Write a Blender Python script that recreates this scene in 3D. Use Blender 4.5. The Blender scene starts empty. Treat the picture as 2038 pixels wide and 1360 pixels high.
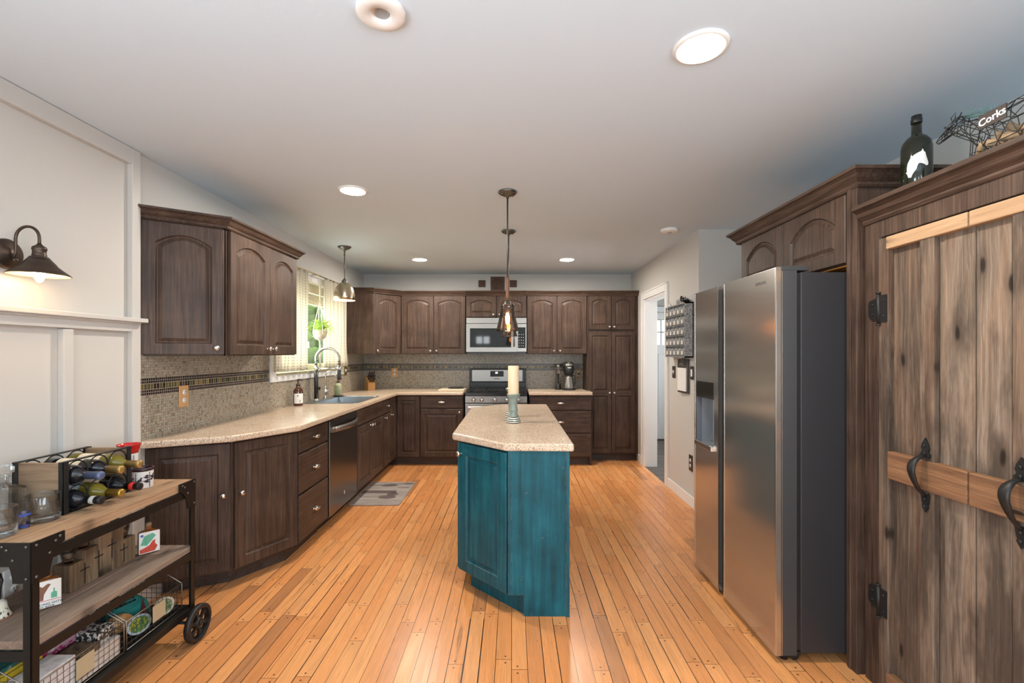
import bpy, bmesh, math, random
from math import sin, cos, pi, radians, sqrt, atan2
from mathutils import Matrix, Vector
random.seed(7)
SC = bpy.context.scene
COL = SC.collection
# ------------------------------------------------------------------ camera
cam = bpy.data.cameras.new('camera'); camo = bpy.data.objects.new('camera', cam); COL.objects.link(camo)
cam.sensor_fit = 'HORIZONTAL'; cam.sensor_width = 36.0
cam.lens = 36.0*912/2038
cam.shift_y = 24/2038
cam.clip_start = 0.02
camo.location = (0, 0, 1.39); camo.rotation_euler = (pi/2, 0, 0)
SC.camera = camo
# ------------------------------------------------------------------ view, world, daylight and added fill lights
SC.view_settings.view_transform = 'Standard'
SC.view_settings.look = 'None'
SC.view_settings.gamma = 1.0
SC.view_settings.use_curve_mapping = False
SC.view_settings.exposure = 0.42
SC.cycles.use_denoising = True
SC.cycles.max_bounces = 10
SC.cycles.diffuse_bounces = 5
SC.cycles.glossy_bounces = 4
SC.cycles.transmission_bounces = 10
SC.cycles.transparent_max_bounces = 12
SC.cycles.caustics_reflective = False
SC.cycles.caustics_refractive = False
SC.cycles.sample_clamp_indirect = 6.0
W = bpy.data.worlds.new('sky'); SC.world = W; W.use_nodes = True
_bg = W.node_tree.nodes['Background']
_sky = W.node_tree.nodes.new('ShaderNodeTexSky'); _sky.sky_type = 'HOSEK_WILKIE'; _sky.turbidity = 6
_sky.sun_direction = Vector((0.35, -0.5, 0.75)).normalized()
_mix = W.node_tree.nodes.new('ShaderNodeMix'); _mix.data_type = 'RGBA'; _mix.inputs[0].default_value = .75
_mix.inputs['B'].default_value = (.95, .98, 1.0, 1)
W.node_tree.links.new(_sky.outputs[0], _mix.inputs['A'])
W.node_tree.links.new(_mix.outputs['Result'], _bg.inputs['Color'])
_bg.inputs['Strength'].default_value = 1.3

_sun = bpy.data.lights.new('sun', 'SUN'); _sun.energy = 3.0; _sun.angle = .05; _sun.color = (1, .96, .88)
_suno = bpy.data.objects.new('sun', _sun); COL.objects.link(_suno); _suno.rotation_euler = Vector((-.55, -.30, -.78)).to_track_quat('-Z', 'Y').to_euler()

def area_light(name, loc, rot, sx, sy, power, col):
    l = bpy.data.lights.new(name, 'AREA'); l.shape = 'RECTANGLE'; l.size = sx; l.size_y = sy
    l.energy = power; l.color = col
    o = bpy.data.objects.new(name, l); COL.objects.link(o); o.location = loc; o.rotation_euler = rot
    return o
# daylight for the sink window and small rear window; other lamps are added fills
area_light('added_left_fill', (-2.06, -1.3, 1.15), (0, -pi/2-.70, 0), 1.9, 1.8, 168, (0.75, 0.885, 1.0))  # unseen fill lamp added on the left, tilted up to brighten the ceiling
area_light('added_right_fill', (2.17, -1.25, 1.45), (0, pi/2+.60, 0), 1.3, 1.7, 88, (0.75, 0.885, 1.0))  # unseen fill lamp added on the right, also tilted up
area_light('added_rear_fill', (1.1, -3.22, 1.5), (pi/2+.35, 0, 0), .9, 1.3, 38, (0.75, 0.885, 1.0))  # added fill aimed at the back ceiling, kept out of the microwave's reflection
area_light('rear_window_daylight', (-.95, -3.27, 1.83), (pi/2, 0, 0), .5, .28, 5, (0.92, 0.97, 1.0))
area_light('sink_window_daylight', (-2.30, 4.65, 1.65), (0, -pi/2, 0), .95, 1.4, 36, (0.93, 1.0, 0.93))
area_light('added_hall_fill', (2.95, 5.6, 1.4), (0, pi/2, 0), 1.3, 1.0, 24, (0.92, 0.96, 1.0))  # added fill to brighten the hall; the wall behind it has no window

# ------------------------------------------------------------------ helpers: objects
def link(o, parent=None):
    COL.objects.link(o)
    if parent is not None: o.parent = parent
    return o
def tag(o, label=None, cat=None, group=None, kind=None):
    if label: o['label'] = label
    if cat: o['category'] = cat
    if group: o['group'] = group
    if kind: o['kind'] = kind
    return o
def thing(name, label, cat, loc=(0,0,0), rz=0.0, group=None):
    o = bpy.data.objects.new(name, None); o.empty_display_size = .05
    o.location = loc; o.rotation_euler = (0,0,rz); link(o)
    return tag(o, label, cat, group)
def copy_tree(o, loc=None, rz=None, label=None, parent=None):
    c = o.copy(); COL.objects.link(c)
    if parent is not None: c.parent = parent
    if loc is not None: c.location = loc
    if rz is not None: c.rotation_euler = (0,0,rz)
    if label: c['label'] = label
    for ch in list(o.children): copy_tree(ch, parent=c)
    return c
def T(x=0,y=0,z=0): return Matrix.Translation((x,y,z))
def R(a, ax='Z'): return Matrix.Rotation(a, 4, ax)

class MB:
    """collects shapes, builds ONE mesh object"""
    def __init__(s, M=None):
        s.v=[]; s.f=[]; s.m=[]; s.s=[]; s.M=M; s.mi=0; s.sm=False
    def add(s, vs, fs, sm=None):
        b=len(s.v)
        for p in vs:
            p=Vector(p)
            s.v.append(s.M@p if s.M is not None else p)
        for f in fs:
            s.f.append([b+i for i in f]); s.m.append(s.mi); s.s.append(s.sm if sm is None else sm)
        return s
    def box(s,x0,x1,y0,y1,z0,z1):
        vs=[(x,y,z) for z in (z0,z1) for y in (y0,y1) for x in (x0,x1)]
        return s.add(vs,[(0,2,3,1),(4,5,7,6),(0,1,5,4),(2,6,7,3),(0,4,6,2),(1,3,7,5)],False)
    def cbox(s,c,d): 
        return s.box(c[0]-d[0]/2,c[0]+d[0]/2,c[1]-d[1]/2,c[1]+d[1]/2,c[2]-d[2]/2,c[2]+d[2]/2)
    def prism(s,poly,z0,z1):
        n=len(poly); vs=[(x,y,z0) for x,y in poly]+[(x,y,z1) for x,y in poly]
        fs=[tuple(range(n-1,-1,-1)),tuple(range(n,2*n))]+[(i,(i+1)%n,n+(i+1)%n,n+i) for i in range(n)]
        return s.add(vs,fs,False)
    def prism_y(s,poly,y0,y1):   # poly in xz, extruded in y
        n=len(poly); vs=[(x,y0,z) for x,z in poly]+[(x,y1,z) for x,z in poly]
        fs=[tuple(range(n)),tuple(range(2*n-1,n-1,-1))]+[(i,n+i,n+(i+1)%n,(i+1)%n) for i in range(n)]
        return s.add(vs,fs,False)
    def loops(s,Ls,cap0=True,cap1=True,closed=True,sm=None):
        n=len(Ls[0]); vs=[p for L in Ls for p in L]; fs=[]
        for k in range(len(Ls)-1):
            for i in range(n if closed else n-1):
                j=(i+1)%n; fs.append((k*n+i,k*n+j,(k+1)*n+j,(k+1)*n+i))
        s.add(vs,fs,sm); b=len(s.v)-len(vs)
        if cap0: s.f.append([b+i for i in range(n-1,-1,-1)]); s.m.append(s.mi); s.s.append(False)
        if cap1: s.f.append([b+(len(Ls)-1)*n+i for i in range(n)]); s.m.append(s.mi); s.s.append(False)
        return s
    def lathe(s,prof,c=(0,0,0),n=24,M=None,sx=1,sy=1,cap=True,sm=True):
        Ls=[]
        for r,z in prof:
            L=[]
            for i in range(n):
                a=2*pi*i/n; p=Vector((max(r,1e-5)*cos(a)*sx,max(r,1e-5)*sin(a)*sy,z))
                if M is not None: p=M@p
                L.append(p+Vector(c))
            Ls.append(L)
        return s.loops(Ls,cap,cap,True,sm)
    def cyl(s,p0,p1,r,n=16,r1=None,sm=True):
        p0=Vector(p0); p1=Vector(p1); d=p1-p0; q=d.to_track_quat('Z','Y').to_matrix().to_4x4()
        return s.lathe([(r,0),(r if r1 is None else r1,d.length)],p0,n,q,sm=sm)
    def tube(s,pts,r,n=8,closed=False,sm=True):
        P=[Vector(p) for p in pts]; N=len(P); Ls=[]; up=None
        rr=r if isinstance(r,(list,tuple)) else [r]*N
        for i in range(N):
            if closed: d=(P[(i+1)%N]-P[i-1])
            else: d=P[min(i+1,N-1)]-P[max(i-1,0)]
            if d.length<1e-9: d=Vector((0,0,1))
            d.normalize()
            if up is None:
                up=Vector((0,0,1)) if abs(d.z)<.9 else Vector((1,0,0))
            a=d.cross(up)
            if a.length<1e-6: a=d.cross(Vector((0,1,0)))
            a.normalize(); b=a.cross(d).normalized(); up=b
            Ls.append([P[i]+(a*cos(2*pi*k/n)+b*sin(2*pi*k/n))*rr[i] for k in range(n)])
        if closed: Ls.append(Ls[0])
        return s.loops(Ls,not closed,not closed,True,sm)
    def ell(s,c,r,n=16,k=10,M=None):
        prof=[(sin(pi*i/k),-cos(pi*i/k)) for i in range(k+1)]
        Ls=[]
        for pr,pz in prof:
            L=[]
            for i in range(n):
                a=2*pi*i/n; p=Vector((max(pr,1e-4)*cos(a)*r[0],max(pr,1e-4)*sin(a)*r[1],pz*r[2]))
                if M is not None: p=M@p
                L.append(p+Vector(c))
            Ls.append(L)
        return s.loops(Ls,True,True,True,True)
    def sweep(s,path,prof,closed=False,i0=0,i1=None,side=1):
        """mitred moulding: prof = [(outward, z)], path in XY, outward = right of the walking direction * side"""
        P=[Vector((p[0],p[1])) for p in path]; N=len(P); i1=N-1 if i1 is None else i1; Ls=[]
        def nrm(a,b):
            d=(b-a).normalized(); return Vector((d.y,-d.x))*side
        for i in range(i0,i1+1):
            if i==0: m=nrm(P[0],P[1])
            elif i==N-1: m=nrm(P[-2],P[-1])
            else:
                a=nrm(P[i-1],P[i]); b=nrm(P[i],P[i+1]); m=(a+b); m=m/max(m.dot(a),.2)
            Ls.append([(P[i].x+m.x*o,P[i].y+m.y*o,z) for o,z in prof])
        return s.loops(Ls,True,True,True,False)
    def build(s,name,mats,parent=None,bevel=0,seg=2,loc=None,rz=None,recalc=True,weld=False,angle=.6):
        me=bpy.data.meshes.new(name); me.from_pydata([tuple(p) for p in s.v],[],s.f)
        if not isinstance(mats,(list,tuple)): mats=[mats]
        for m in mats: me.materials.append(m)
        me.polygons.foreach_set('material_index',s.m); me.polygons.foreach_set('use_smooth',s.s); me.update()
        if recalc or weld:
            bm=bmesh.new(); bm.from_mesh(me)
            if weld: bmesh.ops.remove_doubles(bm,verts=bm.verts,dist=1e-5)
            bmesh.ops.recalc_face_normals(bm,faces=bm.faces); bm.to_mesh(me); bm.free()
        o=bpy.data.objects.new(name,me); link(o,parent)
        if loc is not None: o.location=loc
        if rz is not None: o.rotation_euler=(0,0,rz)
        if bevel:
            b=o.modifiers.new('edge','BEVEL'); b.width=bevel; b.segments=seg; b.limit_method='ANGLE'; b.angle_limit=angle; b.harden_normals=False
        return o
def struct(o): o['kind']='structure'; return o
def text_mesh(txt,size,ext,M,name,mat,parent,align='CENTER',bold=0):
    cu=bpy.data.curves.new('lettering','FONT'); cu.body=txt; cu.size=size; cu.extrude=ext; cu.align_x=align; cu.align_y='CENTER'; cu.offset=bold
    cu.resolution_u=3
    t=bpy.data.objects.new('lettering',cu); COL.objects.link(t)
    dg=bpy.context.evaluated_depsgraph_get(); me=bpy.data.meshes.new_from_object(t.evaluated_get(dg))
    bpy.data.objects.remove(t); bpy.data.curves.remove(cu)
    me.transform(M); me.materials.clear(); me.materials.append(mat)
    o=bpy.data.objects.new(name,me); link(o,parent); return o
def scan_patch(pts,fn,dz=.001,du=.003):
    """a flat drawing laid over a curved surface: returns verts, faces"""
    zs=[p[1] for p in pts]; z=min(zs); vs=[]; fs=[]
    while z<max(zs)-1e-9:
        zm=z+dz/2; xs=[]
        for i in range(len(pts)):
            (xa,za),(xb,zb)=pts[i],pts[(i+1)%len(pts)]
            if (za<=zm)!=(zb<=zm): xs.append(xa+(xb-xa)*(zm-za)/(zb-za))
        xs.sort()
        for a,b in zip(xs[::2],xs[1::2]):
            n=max(1,int(math.ceil((b-a)/du)))
            for k in range(n):
                u0,u1=a+(b-a)*k/n,a+(b-a)*(k+1)/n; i0=len(vs); vs+=[fn(u0,z),fn(u1,z),fn(u1,z+dz),fn(u0,z+dz)]; fs.append((i0,i0+1,i0+2,i0+3))
        z+=dz
    return vs,fs
# text frames: text lies in XY facing +Z; turn it upright facing -y
UP=R(pi/2,'X')
def bez(p0,p1,p2,n=10): 
    p0,p1,p2=Vector(p0),Vector(p1),Vector(p2); return [p0*(1-t)**2+p1*2*t*(1-t)+p2*t*t for t in [i/n for i in range(n+1)]]
def arc(c,r,a0,a1,u,v,n=12):
    c=Vector(c); u=Vector(u); v=Vector(v)
    return [c+u*(r*cos(a0+(a1-a0)*i/n))+v*(r*sin(a0+(a1-a0)*i/n)) for i in range(n+1)]
# ------------------------------------------------------------------ materials
class G:
    def __init__(s,name):
        s.mat=bpy.data.materials.new(name); s.mat.use_nodes=True; s.nt=s.mat.node_tree; s.nt.nodes.clear()
        s.out=s.n('OutputMaterial'); s.b=s.n('BsdfPrincipled'); s.nt.links.new(s.b.outputs[0],s.out.inputs[0])
    def n(s,t): return s.nt.nodes.new('ShaderNode'+t)
    def set(s,inp,v):
        if hasattr(v,'node') and hasattr(v,'links'): s.nt.links.new(v,inp)
        else:
            if isinstance(v,(tuple,list)) and len(v)==3 and inp.type=='RGBA': v=(*v,1)
            inp.default_value=v
    def m(s,op,a,b=None,c=None,clamp=False):
        x=s.n('Math'); x.operation=op; x.use_clamp=clamp
        for i,v in enumerate((a,b,c)):
            if v is not None: s.set(x.inputs[i],v)
        return x.outputs[0]
    def obj(s): return s.n('TexCoord').outputs['Object']
    def pos(s): return s.n('NewGeometry').outputs['Position']
    def sep(s,v):
        x=s.n('SeparateXYZ'); s.set(x.inputs[0],v); return x.outputs
    def comb(s,x=0,y=0,z=0):
        c=s.n('CombineXYZ')
        for i,v in enumerate((x,y,z)): s.set(c.inputs[i],v)
        return c.outputs[0]
    def vm(s,op,a,b):
        x=s.n('VectorMath'); x.operation=op; s.set(x.inputs[0],a); s.set(x.inputs[1],b); return x.outputs[0]
    def noise(s,vec,scale=5,detail=4,rough=.55,dist=0):
        x=s.n('TexNoise'); s.set(x.inputs['Vector'],vec); s.set(x.inputs['Scale'],scale); x.inputs['Detail'].default_value=detail
        x.inputs['Roughness'].default_value=rough; x.inputs['Distortion'].default_value=dist; return x.outputs['Fac']
    def white(s,vec):
        x=s.n('TexWhiteNoise'); x.noise_dimensions='3D'; s.set(x.inputs['Vector'],vec); return x.outputs
    def voro(s,vec,scale,feat='F1'):
        x=s.n('TexVoronoi'); x.feature=feat; s.set(x.inputs['Vector'],vec); s.set(x.inputs['Scale'],scale); return x.outputs
    def ramp(s,fac,stops,interp='LINEAR'):
        x=s.n('ValToRGB'); x.color_ramp.interpolation=interp; e=x.color_ramp.elements
        while len(e)<len(stops): e.new(.5)
        for i,(p,c) in enumerate(stops):
            e[i].position=p; e[i].color=(*c,1) if len(c)==3 else c
        s.set(x.inputs[0],fac); return x.outputs[0]
    def mix(s,f,a,b,mode='MIX'):
        x=s.n('Mix'); x.data_type='RGBA'; x.blend_type=mode; s.set(x.inputs[0],f)
        s.set(x.inputs['A'],a); s.set(x.inputs['B'],b); return x.outputs['Result']
    def step(s,x,a,w=.02): # smooth 0->1 around a
        r=s.n('MapRange'); r.interpolation_type='SMOOTHSTEP'; s.set(r.inputs[0],x); r.inputs[1].default_value=a-w; r.inputs[2].default_value=a+w; return r.outputs[0]
    def bump(s,h,strength=.2,dist=.002):
        x=s.n('Bump'); s.set(x.inputs['Height'],h); x.inputs['Strength'].default_value=strength; x.inputs['Distance'].default_value=dist
        s.nt.links.new(x.outputs[0],s.b.inputs['Normal']); return s
    def p(s,**k):
        for a,v in k.items():
            s.set(s.b.inputs[{'col':'Base Color','rough':'Roughness','metal':'Metallic','spec':'Specular IOR Level','trans':'Transmission Weight','ior':'IOR','coat':'Coat Weight','emit':'Emission Color','es':'Emission Strength','alpha':'Alpha','sss':'Subsurface Weight','sheen':'Sheen Weight','aniso':'Anisotropic'}[a]],v)
        return s
    def rnd(s):
        return s.n('ObjectInfo').outputs['Random']
    def shifted(s): # object coords, shifted per object
        r=s.m('MULTIPLY',s.rnd(),37.0); return s.vm('ADD',s.obj(),s.comb(r,r,r))
MAT={}
def plain(name,col,rough=.5,metal=0,var=.06,vs=30,bump=0,bs=200,**k):
    if name in MAT: return MAT[name]
    g=G(name); v=g.obj(); n=g.noise(v,vs,3)
    f=g.m('MULTIPLY_ADD',n,2*var,1-var)
    c=g.mix(1.0,col,g.comb(f,f,f),'MULTIPLY'); g.p(col=c,rough=rough,metal=metal,**k)
    if bump: g.bump(g.noise(v,bs,3),bump,.001)
    MAT[name]=g.mat; return g.mat
def emit(name,col,strength):
    g=G(name); g.p(col=(0,0,0),emit=col,es=strength,rough=.5); MAT[name]=g.mat; return g.mat
def glass(name,col=(1,1,1),rough=0.0,ior=1.45):
    g=G(name); g.p(col=col,rough=rough,trans=1.0,ior=ior); MAT[name]=g.mat; return g.mat
def sheet_glass(name,tint=(.97,.99,.98),rough=.02):
    g=G(name); tr=g.n('BsdfTransparent'); tr.inputs[0].default_value=(*tint,1); gl=g.n('BsdfGlossy'); gl.inputs['Roughness'].default_value=rough
    fr=g.n('Fresnel'); fr.inputs[0].default_value=1.45; mx=g.n('MixShader')
    g.set(mx.inputs[0],g.m('MULTIPLY',fr.outputs[0],g.m('SUBTRACT',1.0,g.n('NewGeometry').outputs['Backfacing']))); g.nt.links.new(tr.outputs[0],mx.inputs[1]); g.nt.links.new(gl.outputs[0],mx.inputs[2]); g.nt.links.new(mx.outputs[0],g.out.inputs[0])
    MAT[name]=g.mat; return g.mat
def wood(name,stops,scale=(55,55,2.2),rough=.42,bump=.12,streak=.5,spec=.5,blotch=.0):
    g=G(name); v=g.vm('MULTIPLY',g.shifted(),scale); n1=g.noise(v,1.0,6,.62,.6)
    v2=g.vm('MULTIPLY',g.shifted(),(scale[0]*4,scale[1]*4,scale[2]*2)); n2=g.noise(v2,1.0,3,.6)
    f=g.m('ADD',g.m('MULTIPLY',n1,1-streak*.5),g.m('MULTIPLY',n2,streak*.5))
    n3=g.noise(g.shifted(),4.5,3)
    f=g.m('ADD',f,g.m('MULTIPLY',g.m('SUBTRACT',n3,.5),.25+blotch))
    g.p(col=g.ramp(f,stops),rough=g.m('MULTIPLY_ADD',n2,.2,rough-.1),spec=spec); g.bump(n2,bump,.0012)
    MAT[name]=g.mat; return g.mat

# walls and ceiling
def paint(name,col,rough=.7,bs=90,b=.08):
    g=G(name); v=g.pos(); n=g.noise(v,1.3,3); f=g.m('MULTIPLY_ADD',n,.05,.975); g.p(col=g.mix(1,col,g.comb(f,f,f),'MULTIPLY'),rough=rough,spec=.3)
    g.bump(g.noise(v,bs,4,.7),b,.003); MAT[name]=g.mat; return g.mat
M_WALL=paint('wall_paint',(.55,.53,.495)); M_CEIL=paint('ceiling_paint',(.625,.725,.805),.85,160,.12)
M_TRIM=plain('white_trim',(.78,.775,.76),.35,var=.015); M_WAINS=plain('wainscot_paint',(.55,.535,.505),.4,var=.02)
# cabinets
CAB=[(.28,(.018,.0105,.007)),(.46,(.052,.031,.0215)),(.60,(.090,.055,.038)),(.78,(.165,.105,.074))]
M_CAB=wood('stained_cabinet_wood',CAB,(85,85,2.6),.46,.10,.75,.28,.1)
M_CABX=wood('stained_wood_grain_across',CAB,(2.6,85,85),.46,.10,.75,.28,.1)
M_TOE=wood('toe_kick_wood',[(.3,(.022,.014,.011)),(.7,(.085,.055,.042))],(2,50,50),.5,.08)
M_BLK=plain('dark_gap',(.006,.005,.005),.7)
# teal paint with worn edges
def teal():
    g=G('teal_distressed_paint'); v=g.shifted(); n=g.noise(g.vm('MULTIPLY',v,(40,40,2.0)),1,5,.6); n2=g.noise(v,6,4)
    base=g.ramp(g.m('ADD',g.m('MULTIPLY',n,.6),g.m('MULTIPLY',n2,.4)),[(.33,(.0025,.034,.046)),(.52,(.0035,.076,.102)),(.70,(.012,.13,.160))])
    bv=g.n('Bevel'); bv.samples=4; bv.inputs[0].default_value=.006
    dt=g.n('VectorMath'); dt.operation='DOT_PRODUCT'; g.nt.links.new(bv.outputs[0],dt.inputs[0]); g.nt.links.new(g.n('NewGeometry').outputs['True Normal'],dt.inputs[1])
    e=g.step(g.m('SUBTRACT',1.0,dt.outputs['Value']),.10,.06); wear=g.m('MULTIPLY',e,g.step(g.noise(v,22,4),.48,.07))
    spots=g.m('MULTIPLY',g.step(g.noise(v,55,2),.74,.02),.5)
    c=g.mix(g.m('MAXIMUM',g.m('MULTIPLY',wear,.75),spots),base,(.20,.16,.13)); g.p(col=c,rough=.5,spec=.3); g.bump(n,.1,.001); return g.mat
M_TEAL=teal()
# solid-surface worktop
def counter():
    g=G('speckled_solid_surface'); v=g.pos(); n=g.noise(v,9,3); base=g.ramp(n,[(.3,(.60,.445,.315)),(.7,(.69,.53,.385))])
    a=g.noise(v,270,1,.5); b=g.noise(g.vm('ADD',v,(3.1,1.7,5.0)),230,1,.5); d=g.noise(g.vm('ADD',v,(7,2,9)),330,1,.5)
    c=g.mix(g.step(a,.60,.03),base,(.85,.75,.62)); c=g.mix(g.step(b,.60,.02),c,(.16,.10,.065)); c=g.mix(g.step(d,.62,.03),c,(.30,.20,.13))
    g.p(col=c,rough=.24,spec=.5); return g.mat
M_CTR=counter()
# mosaic tile
def mosaic():
    g=G('mosaic_tile'); x,y,z=g.sep(g.pos()); u=g.m('ADD',x,y)
    P=.0155
    def cells(pu,pv,z0):
        a=g.m('DIVIDE',u,pu); b=g.m('DIVIDE',g.m('SUBTRACT',z,z0),pv)
        fa=g.m('FRACT',a); fb=g.m('FRACT',b); w=g.white(g.comb(g.m('FLOOR',a),g.m('FLOOR',b),z0))
        ea=g.m('MINIMUM',fa,g.m('SUBTRACT',1.0,fa)); eb=g.m('MINIMUM',fb,g.m('SUBTRACT',1.0,fb))
        return w,g.m('MULTIPLY',ea,pu),g.m('MULTIPLY',eb,pv)
    w,ea,eb=cells(P,P,1.158); tile=g.step(g.m('MINIMUM',ea,eb),.0012,.0007)
    cl=g.ramp(w[0],[(0,(.13,.085,.055)),(.10,(.27,.19,.125)),(.26,(.36,.28,.195)),(.48,(.43,.37,.275)),(.66,(.37,.35,.29)),(.80,(.47,.42,.33)),(.92,(.33,.32,.22)),(1,(.52,.50,.43))])
    pn=g.noise(g.pos(),90,3); cl=g.mix(.35,cl,g.ramp(pn,[(.3,(.16,.10,.06)),(.7,(.62,.56,.46))]))
    main=g.mix(tile,(.17,.145,.115),cl)
    wd,da,db=cells(P,P,1.158); 
    dk=g.mix(tile,(.34,.29,.25),g.ramp(wd[0],[(0,(.010,.006,.005)),(.7,(.018,.010,.008)),(1,(.05,.022,.014))]))
    # upper dark rows start after the tall row
    w2,a2,b2=cells(P,P,1.2235); t2=g.step(g.m('MINIMUM',a2,b2),.0012,.0007)
    dk2=g.mix(t2,(.34,.29,.25),g.ramp(w2[0],[(0,(.010,.006,.005)),(.7,(.018,.010,.008)),(1,(.05,.022,.014))]))
    w3,a3,b3=cells(.0225,.0345,1.189); t3=g.step(g.m('MINIMUM',a3,b3),.0016,.0008)
    ol=g.mix(t3,(.42,.36,.26),g.ramp(w3[0],[(0,(.022,.012,.008)),(.34,(.03,.035,.02)),(.36,(.07,.07,.025)),(.6,(.12,.095,.03)),(.8,(.23,.15,.045)),(1,(.16,.13,.05))],'CONSTANT'))
    def band(lo,hi): return g.m('MULTIPLY',g.m('GREATER_THAN',z,lo),g.m('LESS_THAN',z,hi))
    c=g.mix(band(1.158,1.189),main,dk); c=g.mix(band(1.2235,1.2545),c,dk2); c=g.mix(band(1.189,1.2235),c,ol)
    g.p(col=c,rough=g.m('MULTIPLY_ADD',tile,-.3,.55),spec=.5); g.bump(tile,.5,.0012); return g.mat
M_MOS=mosaic()
# strip floor
def oak():
    g=G('oak_strip_floor'); x,y,z=g.sep(g.pos()); wob=g.noise(g.comb(g.m('MULTIPLY',y,.6),x,0.0),3,2)
    BW=.0715; a=g.m('DIVIDE',g.m('ADD',x,g.m('MULTIPLY',wob,.004)),BW); ia=g.m('FLOOR',a); fa=g.m('FRACT',a)
    r1=g.white(g.comb(ia,3.0,0.0))[0]; LB=1.25; b=g.m('DIVIDE',g.m('ADD',y,g.m('MULTIPLY',r1,9.7)),LB); ib=g.m('FLOOR',b); fb=g.m('FRACT',b)
    # second split gives boards of two lengths
    rs=g.white(g.comb(ia,ib,7.0))[0]; cut=g.m('MULTIPLY_ADD',rs,.5,.25); half=g.m('GREATER_THAN',fb,cut)
    rb=g.white(g.comb(ia,ib,g.m('MULTIPLY_ADD',half,5.0,11.0))); t=rb[0]
    ev=g.m('MULTIPLY',g.m('MINIMUM',g.m('MINIMUM',fb,g.m('SUBTRACT',1.0,fb)),g.m('ABSOLUTE',g.m('SUBTRACT',fb,cut))),LB)
    eu=g.m('MULTIPLY',g.m('MINIMUM',fa,g.m('SUBTRACT',1.0,fa)),BW)
    off=g.comb(g.m('MULTIPLY',t,31.0),g.m('MULTIPLY',rs,17.0),g.m('MULTIPLY',t,13.0))
    v=g.vm('ADD',g.comb(x,y,0.0),off)
    n=g.noise(g.vm('MULTIPLY',v,(120,2.6,1)),1,5,.62,.5); n2=g.noise(g.vm('MULTIPLY',v,(14,1.1,1)),1,4,.6,1.6)
    fine=g.noise(g.vm('MULTIPLY',v,(260,9,1)),1,2)
    base=g.ramp(t,[(0,(.58,.225,.076)),(.2,(.66,.265,.088)),(.5,(.72,.295,.098)),(.8,(.78,.345,.122)),(1,(.66,.30,.115))])
    darkb=g.step(t,.05,.03); base=g.mix(darkb,(.47,.20,.078),base)
    c=g.mix(g.m('MULTIPLY',g.step(n2,.58,.16),.26),base,(.36,.165,.06)); c=g.mix(g.m('MULTIPLY',g.step(n,.60,.12),g.m('MULTIPLY_ADD',g.m('SUBTRACT',1.0,darkb),.40,.30)),c,(.19,.09,.036))
    c=g.mix(g.m('MULTIPLY',g.step(fine,.62,.1),.22),c,(.16,.08,.035))
    # dark stained streaks on a few boards
    st=g.m('MULTIPLY',g.step(g.noise(g.vm('MULTIPLY',v,(30,2.0,1)),1,4,.65,1.0),.66,.06),g.m('GREATER_THAN',rb[0],.40)); c=g.mix(g.m('MULTIPLY',st,.55),c,(.07,.04,.022))
    gapr=g.white(g.comb(ia,g.m('FLOOR',g.m('DIVIDE',y,.6)),2.0))[0]; gw=g.m('MULTIPLY_ADD',g.m('POWER',gapr,3.0),.0022,.0010)
    gap=g.m('MAXIMUM',g.m('LESS_THAN',eu,gw),g.m('LESS_THAN',ev,.0011))
    # nail heads by the board ends
    du=g.m('MULTIPLY',g.m('SUBTRACT',g.m('SUBTRACT',fa,.5),g.m('MULTIPLY',g.m('SUBTRACT',rs,.5),.4)),BW); dv=g.m('SUBTRACT',ev,.022)
    dv=g.m('ADD',dv,0.0)
    rr=g.m('SQRT',g.m('ADD',g.m('MULTIPLY',du,du),g.m('MULTIPLY',dv,dv))); nail=g.m('LESS_THAN',rr,.0048)
    vo=g.voro(g.comb(x,y,0.0),7.0); kn=g.m('MULTIPLY',g.m('LESS_THAN',vo['Distance'],.022),g.m('GREATER_THAN',g.sep(vo['Color'])[0],.35))
    c=g.mix(g.m('MULTIPLY',g.m('MAXIMUM',nail,kn),.85),c,(.035,.02,.012)); c=g.mix(gap,c,(.022,.012,.007))
    g.p(col=c,rough=g.m('MULTIPLY_ADD',n2,.18,.20),spec=.5); g.bump(g.m('SUBTRACT',g.m('MULTIPLY',fine,.25),gap),.25,.0012); return g.mat
M_OAK=oak()
def hallfloor():
    g=G('grey_wood_look_tile'); x,y,z=g.sep(g.pos()); v=g.pos(); n=g.noise(g.vm('MULTIPLY',v,(3,26,1)),1,5,.6,.8)
    c=g.ramp(n,[(.3,(.035,.028,.025)),(.55,(.10,.08,.07)),(.75,(.20,.165,.15))]); f=g.m('FRACT',g.m('DIVIDE',y,.18)); c=g.mix(g.m('LESS_THAN',f,.03),c,(.03,.026,.024)); g.p(col=c,rough=.4); return g.mat
M_HALL=hallfloor()
# metals
def steel(name,col,rough,dirn='z',amt=.12):
    g=G(name); v=g.obj(); sc=(4,4,700) if dirn=='x' else (700,700,3)
    n=g.noise(g.vm('MULTIPLY',v,sc),1,2); g.p(col=col,metal=.9,rough=g.m('MULTIPLY_ADD',n,amt,rough-amt/2)); g.bump(n,.04,.0004); MAT[name]=g.mat; return g.mat
M_STEEL=steel('brushed_steel',(.28,.262,.24),.30,'x'); M_FRIDGE=steel('fridge_steel',(.56,.53,.49),.17,'x',.06)
M_SINK=steel('sink_steel',(.42,.45,.47),.30,'x')
M_CHROME=plain('chrome',(.80,.80,.80),.10,1,.02); M_NICKEL=plain('satin_nickel',(.72,.70,.67),.22,1,.03)
M_SILVER=plain('silver_edge',(.75,.75,.74),.25,1,.02)
M_FSIDE=plain('fridge_side_grey',(.022,.022,.024),.45,0,.05,200,.05,600); M_FGREY=plain('fridge_door_edge_grey',(.055,.055,.057),.4,.3)
M_BLACK=plain('black_plastic',(.012,.012,.013),.35,0,.05); M_BGLASS=plain('black_glass',(.006,.007,.007),.04,0,.02,spec=.35)
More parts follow.
